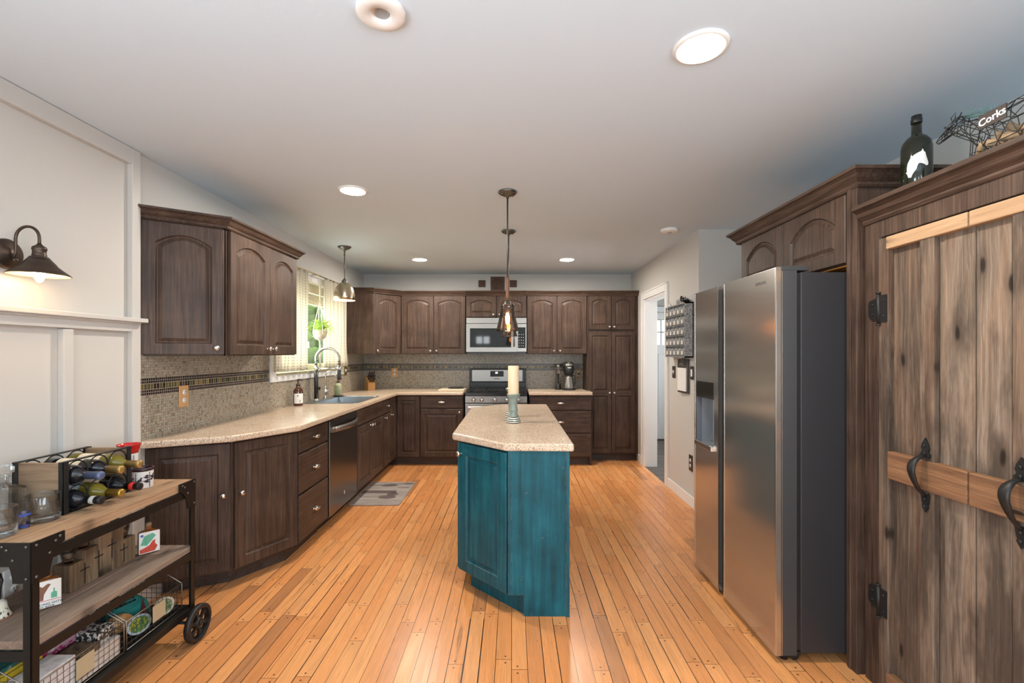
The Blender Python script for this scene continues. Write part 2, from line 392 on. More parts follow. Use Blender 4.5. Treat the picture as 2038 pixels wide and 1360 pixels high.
M_ENAMEL=plain('black_enamel',(.01,.01,.011),.2,0,.05)
M_IRON=plain('black_iron',(.013,.012,.011),.5,.2,.15,40,.15,300); M_CARTM=plain('cart_black_metal',(.016,.014,.012),.42,.5,.15,60,.12,500)
M_BRONZE=plain('oil_rubbed_bronze',(.085,.06,.045),.42,.8,.2,25); M_BRZIN=plain('shade_inner_enamel',(.75,.66,.5),.4)
M_PEWTER=plain('pewter_canopy',(.15,.15,.135),.35,.9,.08); M_BRASS=plain('worn_brass',(.50,.37,.16),.28,.95,.2,40)
M_GOLDSH=plain('antique_nickel_shade',(.52,.44,.33),.25,1,.12,18); M_GALV=None
def galv():
    g=G('galvanised_metal'); v=g.obj(); a=g.voro(v,160)['Color']; b=g.noise(v,60,4); f=g.m('ADD',g.m('MULTIPLY',g.sep(a)[0],.5),g.m('MULTIPLY',b,.5))
    g.p(col=g.ramp(f,[(.25,(.13,.13,.128)),(.5,(.30,.30,.295)),(.75,(.55,.55,.54))]),metal=.25,rough=.5); return g.mat
M_GALV=galv()
# reclaimed wood
def barn(name,stops,orange=.0,sc=(60,60,1.6),knots=1.0,blotch=.0):
    g=G(name); isl=g.n('NewGeometry').outputs['Random Per Island']; k=g.m('MULTIPLY',isl,53.0); v=g.vm('ADD',g.obj(),g.comb(k,k,k))
    al=sc[2]<10
    wv=g.noise(g.vm('MULTIPLY',v,(5,5,2.4) if al else (2.4,5,5)),1,3); vw=g.vm('ADD',v,g.comb(g.m('MULTIPLY',wv,.03),g.m('MULTIPLY',wv,.03),g.m('MULTIPLY',wv,.03)))
    n=g.noise(g.vm('MULTIPLY',vw,sc),1,7,.70,1.0); n2=g.noise(g.vm('MULTIPLY',v,(sc[0]*.14,sc[1]*.14,sc[2]*.7)),1,4,.62,.8); n3=g.noise(g.vm('MULTIPLY',v,(sc[0]*4,sc[1]*4,sc[2]*6)),1,3,.7)
    f=g.m('ADD',g.m('ADD',g.m('MULTIPLY',n,.52),g.m('MULTIPLY',n2,.36)),g.m('MULTIPLY',g.m('SUBTRACT',isl,.5),.20)); f=g.m('ADD',f,g.m('MULTIPLY',n3,.13))
    c=g.ramp(f,stops)
    c=g.mix(g.m('MULTIPLY',g.step(n2,.58,.12),orange),c,(.20,.085,.03))
    if blotch:
        bl=g.noise(g.vm('MULTIPLY',v,(7,7,2.0)),1,4,.65); c=g.mix(g.m('MULTIPLY',g.step(bl,.55,.10),blotch),c,(.035,.024,.018))
        rd=g.noise(g.vm('ADD',g.vm('MULTIPLY',v,(10,10,1.2)),(9.0,3.0,1.0)),1,3,.6); c=g.mix(g.m('MULTIPLY',g.step(rd,.60,.08),.45),c,(.11,.050,.024))
    kx,ky,kz=g.sep(vw); kv=g.comb(g.m('MULTIPLY',kx,13.0),g.m('MULTIPLY',kz,4.2),0.0) if al else (g.comb(g.m('MULTIPLY',kx,4.0),g.m('MULTIPLY',kz,16.0),0.0) if sc[0]<10 else g.comb(g.m('MULTIPLY',ky,4.0),g.m('MULTIPLY',kx,14.0),0.0))
    vn=g.n('TexVoronoi'); vn.voronoi_dimensions='2D'; g.set(vn.inputs['Vector'],kv); vn.inputs['Scale'].default_value=1.0; vo=vn.outputs; kr=g.sep(vo['Color'])[0]; on=g.m('GREATER_THAN',kr,.62)
    halo=g.m('MULTIPLY',g.m('SUBTRACT',1.0,g.step(vo['Distance'],.22,.20)),on); core=g.m('MULTIPLY',g.m('SUBTRACT',1.0,g.step(vo['Distance'],.11,.05)),on)
    c=g.mix(g.m('MULTIPLY',halo,.55*knots),c,(.06,.038,.026)); c=g.mix(g.m('MULTIPLY',core,.92*knots),c,(.014,.009,.006))
    g.p(col=c,rough=.72,spec=.25); g.bump(g.m('ADD',n,g.m('MULTIPLY',n3,.5)),.7,.003); MAT[name]=g.mat; return g.mat
M_BARN=barn('reclaimed_barn_wood',[(.32,(.030,.021,.016)),(.46,(.095,.066,.047)),(.58,(.20,.148,.108)),(.74,(.38,.30,.235))],.30,(60,60,1.6),1.0,.75)
M_BARNR=barn('reclaimed_rail_wood',[(.32,(.075,.036,.018)),(.47,(.20,.10,.05)),(.62,(.36,.20,.105)),(.8,(.50,.32,.19))],.35,(1.6,60,60))
M_BARNT=barn('reclaimed_top_rail_wood',[(.25,(.22,.13,.07)),(.45,(.40,.25,.14)),(.62,(.52,.34,.20)),(.8,(.62,.44,.28))],.15,(1.6,60,60))
M_CARTW=barn('cart_top_wood',[(.30,(.13,.075,.042)),(.48,(.30,.18,.10)),(.62,(.42,.27,.16)),(.8,(.50,.35,.23))],.15,(60,1.6,60),.5)
M_CARTS=barn('cart_shelf_wood',[(.30,(.065,.045,.034)),(.48,(.16,.115,.085)),(.62,(.27,.20,.15)),(.8,(.36,.28,.22))],.1,(60,1.6,60),.5)
M_BLOCK=barn('rustic_block_wood',[(.30,(.045,.028,.018)),(.48,(.13,.085,.05)),(.62,(.24,.165,.10)),(.8,(.34,.25,.16))],.1)
M_OLDW=wood('rack_end_wood',[(.3,(.12,.075,.045)),(.5,(.26,.17,.10)),(.7,(.38,.26,.16))],(2,40,40),.6,.2)
M_WALNUT=wood('walnut_stem',[(.3,(.05,.02,.01)),(.5,(.14,.06,.03)),(.7,(.24,.11,.05))],(60,60,3),.45)
M_PLAQUE=wood('carved_wood',[(.3,(.035,.016,.009)),(.5,(.085,.038,.02)),(.7,(.15,.07,.04))],(30,30,30),.6,.5)
M_KBLOCK=wood('knife_block_wood',[(.3,(.33,.15,.045)),(.5,(.52,.26,.085)),(.7,(.66,.36,.13))],(50,50,3),.4)
M_PLATEW=wood('oak_outlet_plate',[(.3,(.42,.21,.08)),(.5,(.58,.32,.13)),(.7,(.66,.40,.18))],(60,60,3),.4)
# glass
M_PANE=sheet_glass('window_glass')
def drinkware(name,tint,k):
    g=G(name); tr=g.n('BsdfTransparent'); tr.inputs[0].default_value=(*tint,1); gl=g.n('BsdfGlossy'); gl.inputs['Roughness'].default_value=.03
    lw=g.n('LayerWeight'); lw.inputs[0].default_value=.30; mx=g.n('MixShader'); g.set(mx.inputs[0],g.m('MULTIPLY_ADD',lw.outputs['Fresnel'],k,.02,True))
    g.nt.links.new(tr.outputs[0],mx.inputs[1]); g.nt.links.new(gl.outputs[0],mx.inputs[2]); g.nt.links.new(mx.outputs[0],g.out.inputs[0]); MAT[name]=g.mat; return g.mat
M_GLASS=drinkware('clear_glass',(.95,.96,.96),.75); M_SHADE=drinkware('pendant_glass',(.93,.88,.85),.85)
M_AMBER=glass('amber_glass',(.42,.17,.035)); M_OLIVE=glass('olive_bottle_glass',(.10,.12,.02)); M_YELG=glass('white_wine_glass',(.80,.62,.12))
M_DKBOT=plain('dark_bottle',(.010,.010,.013),.05,0,.02,spec=.6)
M_WHITE=plain('white_plastic',(.80,.79,.76),.35,0,.02); M_PAPER=plain('paper_label',(.78,.76,.72),.7,0,.03); M_INK=plain('black_ink',(.015,.013,.012),.6)
M_CARD=plain('kraft_card',(.42,.33,.20),.8,0,.08); M_WAX=plain('ivory_wax',(.78,.60,.40),.5,0,.04,20,sss=.15)
M_TEXT=plain('grey_lettering',(.05,.045,.04),.5)
# ------------------------------------------------------------------ the room
H=2.475; XL=-2.03; YB=6.27; XR=1.63; XS=2.14; YA=4.0; YR=-3.25
def wall(name,axis,c0,c1,u0,u1,holes=(),z0=0,z1=H,mat=None):
    mb=MB()
    def bx(ua,ub,za,zb):
        if ub-ua<1e-4 or zb-za<1e-4: return
        if axis=='x': mb.box(c0,c1,ua,ub,za,zb)
        else: mb.box(ua,ub,c0,c1,za,zb)
    u=u0
    for a,b,za,zb in sorted(holes):
        bx(u,a,z0,z1); bx(a,b,z0,za); bx(a,b,zb,z1); u=b
    bx(u,u1,z0,z1)
    return struct(mb.build(name,mat or M_WALL))
WY0,WY1,WZ0,WZ1=3.90,5.38,1.205,2.12     # sink window opening
DY0,DY1,DZ=4.85,5.63,2.05                # hall doorway
wall('wall_left','x',XL-.15,XL,YR-.15,YB+.15,[(WY0,WY1,WZ0,WZ1),(-2.2,-.4,.05,2.1)])
wall('wall_back','y',YB,YB+.15,XL,XR+.14)
wall('wall_right','x',XR,XR+.14,YA,YB,[(DY0,DY1,0,DZ)])
wall('wall_alcove','y',YA,YA+.14,XR+.14,XS+.15)
wall('wall_right_rear','x',XS,XS+.15,YR-.15,YA,[(-2.15,-.35,.75,2.15)])
wall('wall_rear','y',YR-.15,YR,XL,XS,[(-1.22,-.68,1.66,2.0),(.62,1.58,.8,2.2)])
wall('wall_hall_back','y',7.40,7.55,XR,3.15)
wall('wall_hall_right','x',3.0,3.15,YA+.14,7.40)
wall('wall_hall_left','x',XR,XR+.14,YB+.15,7.40)
mb=MB(); mb.box(XL-.15,XR,YR-.15,YB+.15,-.1,0); mb.box(XR,XS+.15,YR-.15,YA+.14,-.1,0); struct(mb.build('floor',M_OAK))
mb=MB(); mb.box(XR,3.15,YA+.14,7.55,-.1,0); struct(mb.build('floor_hall',M_HALL))
mb=MB(); mb.box(XL-.15,3.15,YR-.15,7.55,H,H+.12); struct(mb.build('ceiling',M_CEIL))
# board and batten wainscot with a shelf on the left wall
mb=MB(); x0,x1=XL,XL+.030
ya,yb=-.38,2.47
mb.box(x0,x1,yb-.055,yb,.12,H-.002)                      # end stile floor to ceiling
mb.box(x0,x1,ya,yb-.055,H-.085,H-.002)                   # rail below the ceiling
mb.box(x0,x1,ya,yb-.055,1.505,1.555)                     # rail under the shelf
mb.box(x0,x1,ya,yb-.055,.0,.14)
y=2.045
while y>ya: mb.box(x0,x1,y,y+.048,.14,1.5); y-=.42
mb.box(x0,x1+.012,ya,yb-.01,1.545,1.557)
mb.box(x0,x1+.038,ya,yb+.004,1.555,1.577)
struct(mb.build('trim_1',M_WAINS,bevel=.003))
# doorway casing and jambs
mb=MB(); cw=.09
mb.box(XR-.018,XR,DY0-cw,DY0,0,DZ+cw); mb.box(XR-.018,XR,DY1,DY1+cw,0,DZ+cw); mb.box(XR-.018,XR,DY0,DY1,DZ,DZ+cw)
mb.box(XR-.024,XR-.016,DY0-cw,DY0-cw+.018,0,DZ+cw); mb.box(XR-.024,XR-.016,DY1+cw-.018,DY1+cw,0,DZ+cw); mb.box(XR-.024,XR-.016,DY0-cw,DY1+cw,DZ+cw-.018,DZ+cw)
mb.box(XR-.004,XR+.15,DY0-.002,DY0+.016,0,DZ); mb.box(XR-.004,XR+.15,DY1-.016,DY1+.002,0,DZ); mb.box(XR-.004,XR+.15,DY0,DY1,DZ-.016,DZ+.002)
struct(mb.build('trim_2',M_TRIM,bevel=.003))
mb=MB(); mb.box(XR-.014,XR,YA,DY0-cw,0,.10); mb.box(XR-.014,XR,DY1+cw,5.89,0,.10); struct(mb.build('baseboard_right',M_TRIM,bevel=.004))
mb=MB(); mb.box(XR+.0,XS,YA-.014,YA,0,.10); struct(mb.build('baseboard_alcove',M_TRIM,bevel=.004))
# tile backsplash
wall('wall_backsplash_left','x',XL,XL+.008,2.47,YB,[(3.82,5.46,1.146,1.40)],.905,1.395,M_MOS)
wall('wall_backsplash_back','y',YB-.008,YB,XL+.008,.967,(),.905,1.395,M_MOS)
# sink window: casing, sash, glass
mb=MB(); cx0,cx1=XL,XL+.02
mb.box(cx0,cx1,3.82,WY0,1.146,2.19); mb.box(cx0,cx1,WY1,5.46,1.146,2.19); mb.box(cx0,cx1,WY0,WY1,WZ1,2.19); mb.box(cx0,cx1,WY0,WY1,1.146,WZ0)
mb.box(cx0-.15,cx1,WY0-.002,WY0+.012,WZ0,WZ1); mb.box(cx0-.15,cx1,WY1-.012,WY1+.002,WZ0,WZ1); mb.box(cx0-.15,cx1,WY0,WY1,WZ1-.012,WZ1+.002)
win=struct(mb.build('window_1',M_TRIM,bevel=.003))
mb=MB(); mb.box(XL-.15,XL+.03,WY0+.012,WY1-.012,WZ0-.004,WZ0+.016); mb.build('sill',plain('olive_sill',(.36,.31,.17),.5),win,bevel=.003)
M_SASH=plain('sash_paint',(.62,.60,.42),.45)
mb=MB(); sx0,sx1=XL-.13,XL-.095
for a,b in ((WY0+.012,4.64),(4.64,WY1-.012)):
    mb.box(sx0,sx1,a,a+.045,WZ0+.016,WZ1-.012); mb.box(sx0,sx1,b-.045,b,WZ0+.016,WZ1-.012)
    mb.box(sx0,sx1,a,b,WZ0+.016,WZ0+.075); mb.box(sx0,sx1,a,b,WZ1-.065,WZ1-.012)
mb.build('sash',M_SASH,win,bevel=.003)
mb=MB(); mb.box(XL-.115,XL-.111,WY0+.02,WY1-.02,WZ0+.03,WZ1-.02); mb.build('glass_pane',M_PANE,win)
mb=MB(); mb.box(XL-.088,XL-.05,WY0+.02,WY1-.02,WZ1-.10,WZ1-.014)
for k in range(5): mb.box(XL-.085,XL-.055,WY0+.02,WY1-.02,WZ1-.13-.022*k,WZ1-.113-.022*k)
mb.build('blind',plain('blind_fabric',(.50,.42,.30),.7),win,bevel=.002)
# small rear window, plus openings added behind the camera for the fill lamps
def plain_window(name,axis,c,u0,u1,z0,z1):
    mb=MB()
    def bx(a,b,za,zb):
        if axis=='y': mb.box(a,b,c-.05,c+.02,za,zb)
        else: mb.box(c-.05,c+.02,a,b,za,zb)
    w=.06; um=(u0+u1)/2
    bx(u0,u0+w,z0,z1); bx(u1-w,u1,z0,z1); bx(u0,u1,z0,z0+w); bx(u0,u1,z1-w,z1); bx(um-.025,um+.025,z0,z1)
    return struct(mb.build(name,M_TRIM,bevel=.004))
plain_window('window_2','y',YR,-1.22,-.68,1.66,2.0); plain_window('fill_opening_rear','y',YR,.62,1.58,.8,2.2); plain_window('fill_opening_right','x',XS,-2.15,-.35,.75,2.15)  # the last two are added openings for fill light
plain_window('fill_opening_left','x',XL,-2.2,-.4,.05,2.1)  # frame of the opening added for the left fill lamp
# hall door with four lights
d=thing('door_1','white panelled exterior door with glass lights seen through the doorway','door',(2.40,7.36,0)); struct(d)
mb=MB(); w=.91; x0=-w/2; zt=2.05
mb.box(x0,x0+.13,0,.04,.015,zt); mb.box(x0+w-.13,x0+w,0,.04,.015,zt); mb.box(x0+.13,x0+w-.13,0,.04,.015,.26); mb.box(x0+.13,x0+w-.13,0,.04,1.38,1.53); mb.box(x0+.13,x0+w-.13,0,.04,1.94,zt)
mb.box(x0+.13,x0+w-.13,.014,.03,.26,1.38); mb.box(-.05,.05,0,.04,.26,1.38)
for k in (-.165,0,.165): mb.box(k-.012,k+.012,.004,.034,1.53,1.94)
mb.box(x0+.13,x0+w-.13,.004,.034,1.72,1.745)
mb.build('door_panel',M_TRIM,d,bevel=.004)
mb=MB(); mb.box(x0+.13,x0+w-.13,.018,.022,1.53,1.94); mb.build('glass_pane',M_PANE,d)
mb=MB(); mb.box(x0-.09,x0-.005,-.02,.04,0,zt+.09); mb.box(x0+w+.005,x0+w+.09,-.02,.04,0,zt+.09); mb.box(x0-.09,x0+w+.09,-.02,.04,zt+.005,zt+.09)
mb.build('door_casing',M_TRIM,d,bevel=.003)
mb=MB(); mb.lathe([(.03,0),(.03,.008),(.012,.012),(.012,.035),(.026,.045),(.028,.06),(.015,.07)],(x0+.06,0,1.0),16,R(pi/2,'X')); mb.build('knob',M_NICKEL,d)
# the hall's exterior wall needs an opening for the lights: daylight board outside is the sky itself
bpy.data.objects.remove(bpy.data.objects['wall_hall_back'])
wall('wall_hall_back','y',7.40,7.55,XR,3.15,[(2.40-.325,2.40+.325,1.53,1.94)])
# outdoors
M_LAWN=plain('lawn_green',(.16,.30,.06),.9,0,.35,3)
mb=MB(); mb.box(-14,-2.18,-4,14,-.5,-.3); mb.box(-14,14,7.55,16,-.5,-.3); struct(mb.build('ground',M_LAWN))
M_LEAF=plain('leaf_green',(.16,.33,.05),.6,0,.5,6); M_LEAFD=plain('leaf_dark_green',(.07,.17,.03),.6,0,.5,6); M_BARK=plain('bark',(.10,.075,.05),.9)
def shrub(loc,s,label,mat,h=1.0):
    t=thing('shrub',label,'shrub',loc,0,None); mb=MB(); rr=random.Random(int(loc[0]*10+loc[1]*77))
    for i in range(170):
        a=rr.random()*2*pi; e=rr.uniform(-.9,1); r=s*(rr.random()**.4); c=(r*cos(a)*sqrt(max(0,1-e*e*.9)),r*sin(a)*sqrt(max(0,1-e*e*.9)),(h*s*(1+e*.95)))
        q=rr.uniform(.08,.2)*s; mb.ell(c,(q,q,q*.5),6,4,R(rr.uniform(-1,1),'X')@R(rr.uniform(0,6),'Z'))
    mb.build('foliage',mat,t,recalc=False); mb=MB(); mb.cyl((0,0,0),(0,0,h*s),.05*s+.02,8); mb.build('trunk',M_BARK,t)
    return t
shrub((-4.6,10.2,-.3),1.5,'pale green tree seen beside the hanging planter through the sink window',M_LEAF,1.15)
shrub((-9.6,12.6,-.3),1.9,'dark green tree farther back through the sink window',M_LEAFD,1.0)
shrub((-3.6,6.6,-.3),.6,'low green bush outside the sink window near the frame',M_LEAF,.9)
shrub((-5.2,7.6,-.3),1.0,'mid green bush outside the sink window left of the planter',M_LEAFD,.9)
shrub((2.6,10.5,-.3),.8,'green bush outside the hall door window',M_LEAFD,1.0)
# ------------------------------------------------------------------ cabinetry
def door_panel(mb,x0,x1,z0,z1,y=0.0,th=.02,fr=.058,arch=0.0,bev=.003,frb=None,frt=None):
    K=12; frb=fr if frb is None else frb; frt=fr if frt is None else frt
    def loop(i,yy,a=0.0,ib=None,it=None):
        ib=i if ib is None else ib; it=i if it is None else it
        xa,xb,za,zt=x0+i,x1-i,z0+ib,z1-it; L=[(xa,yy,za),(xb,yy,za)]
        for k in range(K+1):
            t=k/K; L.append((xb+(xa-xb)*t,yy,zt-a*(2*t-1)**2))
        return L
    w=.0
    Ls=[loop(0,y+th),loop(0,y+bev),loop(bev,y)]
    for d,yy in ((0,0),(.003,.005),(.007,.010),(.013,.010),(.030,.0025),(.033,.002)):
        Ls.append(loop(fr+d,y+yy,arch,frb+d,frt+d))
    mb.loops(Ls,True,True,True,False)
def slab(mb,x0,x1,z0,z1,y=0.0,th=.02,b=.006):
    def lp(i,yy): return [(x0+i,yy,z0+i),(x1-i,yy,z0+i),(x1-i,yy,z1-i),(x0+i,yy,z1-i)]
    mb.loops([lp(0,y+th),lp(0,y+b),lp(b*.4,y+b*.3),lp(b,y)],True,True,True,False)
def knob(parent,x,z,y=0.0,M=None):
    mb=MB(M); mb.lathe([(.0075,0),(.0075,.003),(.005,.006),(.005,.014),(.013,.018),(.0155,.022),(.0145,.027),(.009,.031),(0.0005,.032)],(x,y,z),16,R(pi/2,'X'))
    return mb.build('knob',M_NICKEL,parent)
def pull(parent,x,z,y=0.0,M=None):
    mb=MB(M); mb.ell((x,y-.022,z),(.043,.010,.013),16,10); mb.cyl((x-.02,y,z),(x-.02,y-.02,z),.006,10); mb.cyl((x+.02,y,z),(x+.02,y-.02,z),.006,10)
    mb.lathe([(.010,0),(.010,.004)],(x-.02,y,z),12,R(pi/2,'X')); mb.lathe([(.010,0),(.010,.004)],(x+.02,y,z),12,R(pi/2,'X'))
    return mb.build('pull',M_NICKEL,parent)
def add_door(t,x0,x1,z0,z1,kn=None,arch=0.0,mat=None,M=None,fr=.058):
    mb=MB(M); door_panel(mb,x0,x1,z0,z1,0,.02,fr,arch); d=mb.build('door',mat or M_CAB,t)
    if kn: knob(d,kn[0],kn[1],0,M)
    return d
def add_drawer(t,x0,x1,z0,z1,hw='pull',mat=None,M=None):
    mb=MB(M); slab(mb,x0,x1,z0,z1); d=mb.build('drawer',mat or M_CABX,t)
    if hw=='pull': pull(d,(x0+x1)/2,(z0+z1)/2,0,M)
    elif hw=='knob': knob(d,(x0+x1)/2,(z0+z1)/2,0,M)
    return d
RP,RM=pi/2,-pi/2
CROWN=[(0,-.050),(.004,-.050),(.010,-.042),(.010,-.034),(.022,-.022),(.030,-.008),(.040,.000),(.046,.002),(.046,.014),(0,.014)]
def crown(parent,path,i0,i1,z,frame,side=1,sc=1.0,prof=None,mat=None):
    """path given in world XY, frame = (loc, rz) of the parent"""
    M=(Matrix.Translation(frame[0])@R(frame[1])).inverted(); mb=MB(M)
    mb.sweep(path,[(o*sc,z+h*sc) for o,h in (prof or CROWN)],i0=i0,i1=i1,side=side); return mb.build('crown',mat or M_CABX,parent)
def body(t,w,d,h,name='body',y0=.021,toe=False,mat=None):
    mb=MB(); z0=.10 if toe else 0
    mb.box(0,w,y0,d,z0,h); o=mb.build(name,mat or M_CAB,t,bevel=.0015)
    if toe:
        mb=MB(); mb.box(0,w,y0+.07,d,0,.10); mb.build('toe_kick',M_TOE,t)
    return o
# ---- upper cabinets, left wall
ZU=1.385; ZT=2.145; ZC=2.178
CP=[(XL,2.485),(-1.69,2.715),(-1.68,3.59),(XL+.0,3.59)]
fA=((XL,2.485,ZU-.007),0)
ang=atan2(2.715-2.485,-1.69-XL); Ld=sqrt((-1.69-XL)**2+(2.715-2.485)**2)
t=thing('wall_cabinet','brown wall cabinet with one arched door on its angled end, beside the wainscot','cabinet',fA[0])
mb=MB(T(-XL,-2.485,0)); nx,ny=sin(ang)*.021,-cos(ang)*.021
mb.prism([(XL,2.485-ny*1.2),(-1.69-nx,2.715-ny),(-1.701,2.722),(XL,2.722)],0,.775); mb.build('body',M_CAB,t)
Md=R(ang); add_door(t,.012,Ld-.012,.006,.745,(Ld-.05,.045),.05,None,Md,.062)
crown(t,CP,0,1,ZC,fA)
fB=((-1.68,2.722,ZU-.007),RP)
t=thing('wall_cabinet','brown wall cabinet with two arched doors next to the sink window','cabinet',fB[0],RP)
body(t,.868,.35,.775)
add_door(t,.018,.460,.006,.745,(.425,.045),.05); add_door(t,.464,.855,.006,.745,(.50,.045),.05)
crown(t,CP,1,3,ZC,fB)
# ---- upper cabinets, back wall
BP=[(XL,5.62),(-1.70,5.62),(-1.43,5.90),(XR-.01,5.90)]
fC=((-1.70,5.62,ZU),0)
t=thing('wall_cabinet','brown corner wall cabinet with one angled arched door and a plain side panel','cabinet',fC[0])
mb=MB(T(1.70,-5.62,0)); a45=atan2(.28,.27); nx,ny=sin(a45)*.021,-cos(a45)*.021
mb.prism([(XL,5.62),(-1.70,5.62),(-1.43-nx,5.90-ny),(-1.43,5.925),(-1.43,YB),(XL,YB)],0,.770); mb.build('body',M_CAB,t,bevel=.0015)
Lc=sqrt(.28**2+.27**2); add_door(t,.012,Lc-.008,.004,.74,(.05,.042),.04,None,R(a45),.052); crown(t,BP,0,2,ZC+.004,fC)
def back_upper(x0,x1,z0,xm,label,zk=None,name='wall_cabinet',arch=.04,fr=.052):
    fr_=((x0,5.90,z0),0); t=thing(name,label,'cabinet',fr_[0]); body(t,x1-x0-.001,YB-5.90,ZT-z0+.012)
    h=ZT-z0-.012
    add_door(t,.006,xm-x0-.003,.004,h,(xm-x0-.04,zk or .042),arch,None,None,fr); add_door(t,xm-x0+.003,x1-x0-.006,.004,h,(xm-x0+.04,zk or .042),arch,None,None,fr)
    crown(t,[(x0-1,5.90),(x0,5.90),(x1,5.90),(x1+1,5.90)],1,2,ZC+.004,fr_); return t
back_upper(-1.43,-.598,ZU,-1.009,'brown wall cabinet with two arched doors between the corner and the microwave')
back_upper(-.596,.188,1.855,-.20,'short brown wall cabinet with two arched doors above the microwave',.036)
back_upper(.190,.966,ZU,.579,'brown wall cabinet with two arched doors right of the microwave above the coffee maker')
# ---- tall pantry at the right end
fP=((.967,5.90,0),0); t=thing('tall_cabinet','tall brown floor to crown pantry cabinet beside the hall doorway','cabinet',fP[0])
wP=XR-.967-.004; body(t,wP,YB-5.90-.01,ZT+.012,toe=True)
xm=.315; xa,xb=.018,.615
add_door(t,xa,xm-.003,1.700,ZT-.01,(xm-.03,1.735),.035,None,None,.046); add_door(t,xm+.003,xb,1.700,ZT-.01,(xm+.03,1.735),.035,None,None,.046)
for a,b,kx in ((xa,xm-.003,xm-.03),(xm+.003,xb,xm+.03)):
    mb=MB(); door_panel(mb,a,b,.875,1.668,0,.02,.046,0,.0015,.03); door_panel(mb,a,b,.11,.875,0,.02,.046,0,.0015,None,.03); d=mb.build('door',M_CAB,t); knob(d,kx,.885)
crown(t,[(.967-1,5.90),(.967,5.90),(XR-.004,5.90)],1,2,ZC+.004,fP)
# ---- base cabinets, left run
ZB=.876
P0,P1,P2=(XL,2.525),(-1.645,2.70),(-1.43,3.07)
def inset(p,q,d):
    a=atan2(q[1]-p[1],q[0]-p[0]); return (-sin(a)*d,cos(a)*d)
fE=((XL,2.525,0),0); t=thing('base_cabinet','brown base cabinet with two doors on the angled counter end behind the bar cart','cabinet',fE[0])
mb=MB(T(-XL,-2.525,0)); i1=inset(P0,P1,.021); i2=inset(P1,P2,.021)
mb.prism([(XL+.01,2.525+.023),(P1[0]+(i1[0]+i2[0])*.62,P1[1]+(i1[1]+i2[1])*.62),(-1.452,3.072),(XL+.01,3.072)],.10,ZB); mb.build('body',M_CAB,t)
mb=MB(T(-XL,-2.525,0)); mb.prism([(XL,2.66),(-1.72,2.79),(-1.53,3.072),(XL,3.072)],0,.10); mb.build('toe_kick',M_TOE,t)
def seg_door(p,q,a0,a1,kx,z0=.112,z1=.862):
    a=atan2(q[1]-p[1],q[0]-p[0]); L=sqrt((q[0]-p[0])**2+(q[1]-p[1])**2); M=T(p[0]-XL,p[1]-2.525,0)@R(a)
    add_door(t,a0,L-a1,z0,z1,((L-a1-.035) if kx=='r' else a0+.032,.56),0,None,M,.06)
seg_door(P0,P1,.006,.012,'r'); seg_door(P1,P2,.014,.006,'l')
def left_base(y0,y1,label,name='base_cabinet'):
    t=thing(name,label,'cabinet',(-1.43,y0,0),RP); body(t,y1-y0-.002,.588,ZB,toe=True); return t
t=left_base(3.074,3.577,'brown base cabinet of three drawers between the angled end and the dishwasher','drawer_cabinet')
for z0,z1 in ((.718,.862),(.440,.704),(.112,.428)): add_drawer(t,.012,.490,z0,z1)
t=thing('base_cabinet','brown sink base cabinet with a false front and two doors','cabinet',(-1.43,4.232,0),RP)
mb=MB(); mb.box(0,.018,.021,.588,.10,ZB); mb.box(.858,.876,.021,.588,.10,ZB); mb.box(.018,.858,.021,.588,.10,.12); mb.box(.018,.858,.575,.588,.12,ZB); mb.box(.018,.858,.021,.040,.70,ZB); mb.build('body',M_CAB,t)
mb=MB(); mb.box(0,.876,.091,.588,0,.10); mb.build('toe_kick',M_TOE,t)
add_drawer(t,.010,.866,.715,.862,None); add_door(t,.010,.434,.112,.700,(.40,.665)); add_door(t,.440,.866,.112,.700,(.475,.665))
t=left_base(5.112,5.380,'narrow brown base cabinet with one small drawer over a door, right of the sink')
add_drawer(t,.010,.258,.715,.862,'knob'); add_door(t,.010,.258,.112,.700,(.045,.665),0,None,None,.05)
# blind corner with two doors
fK=((-1.43,5.382,0),0); t=thing('corner_cabinet','brown corner base cabinet with two folding doors under the knife block','cabinet',fK[0])
mb=MB(T(1.43,-5.382,0)); mb.prism([(XL+.012,5.382),(-1.451,5.382),(-1.451,5.686),(-1.140,5.686),(-1.140,YB-.012),(XL+.012,YB-.012)],.10,ZB); mb.build('body',M_CAB,t)
mb=MB(T(1.43,-5.382,0)); mb.prism([(XL+.012,5.382),(-1.522,5.382),(-1.522,5.757),(-1.140,5.757),(-1.140,YB-.012),(XL+.012,YB-.012)],0,.10); mb.build('toe_kick',M_TOE,t)
add_door(t,.008,.275,.112,.862,(.04,.665),0,None,R(RP),.05)
add_door(t,.012,.286,.112,.862,None,0,None,T(0,.283,0),.05)
def back_base(x0,x1,label,name='base_cabinet'):
    t=thing(name,label,'cabinet',(x0,5.665,0),0); body(t,x1-x0-.002,YB-5.665-.012,ZB,toe=True); return t
t=back_base(-1.138,-.598,'brown base cabinet with one drawer over a door, left of the range')
add_drawer(t,.010,.528,.715,.862); add_door(t,.010,.528,.112,.700,(.49,.665))
t=back_base(.212,.964,'brown base cabinet of three wide drawers right of the range','drawer_cabinet')
mb=MB(); mb.box(.751,.775,.021,.222,0,ZB); mb.build('end_filler',M_CAB,t)
for z0,z1 in ((.690,.862),(.408,.678),(.112,.396)): add_drawer(t,.010,.766,z0,z1)
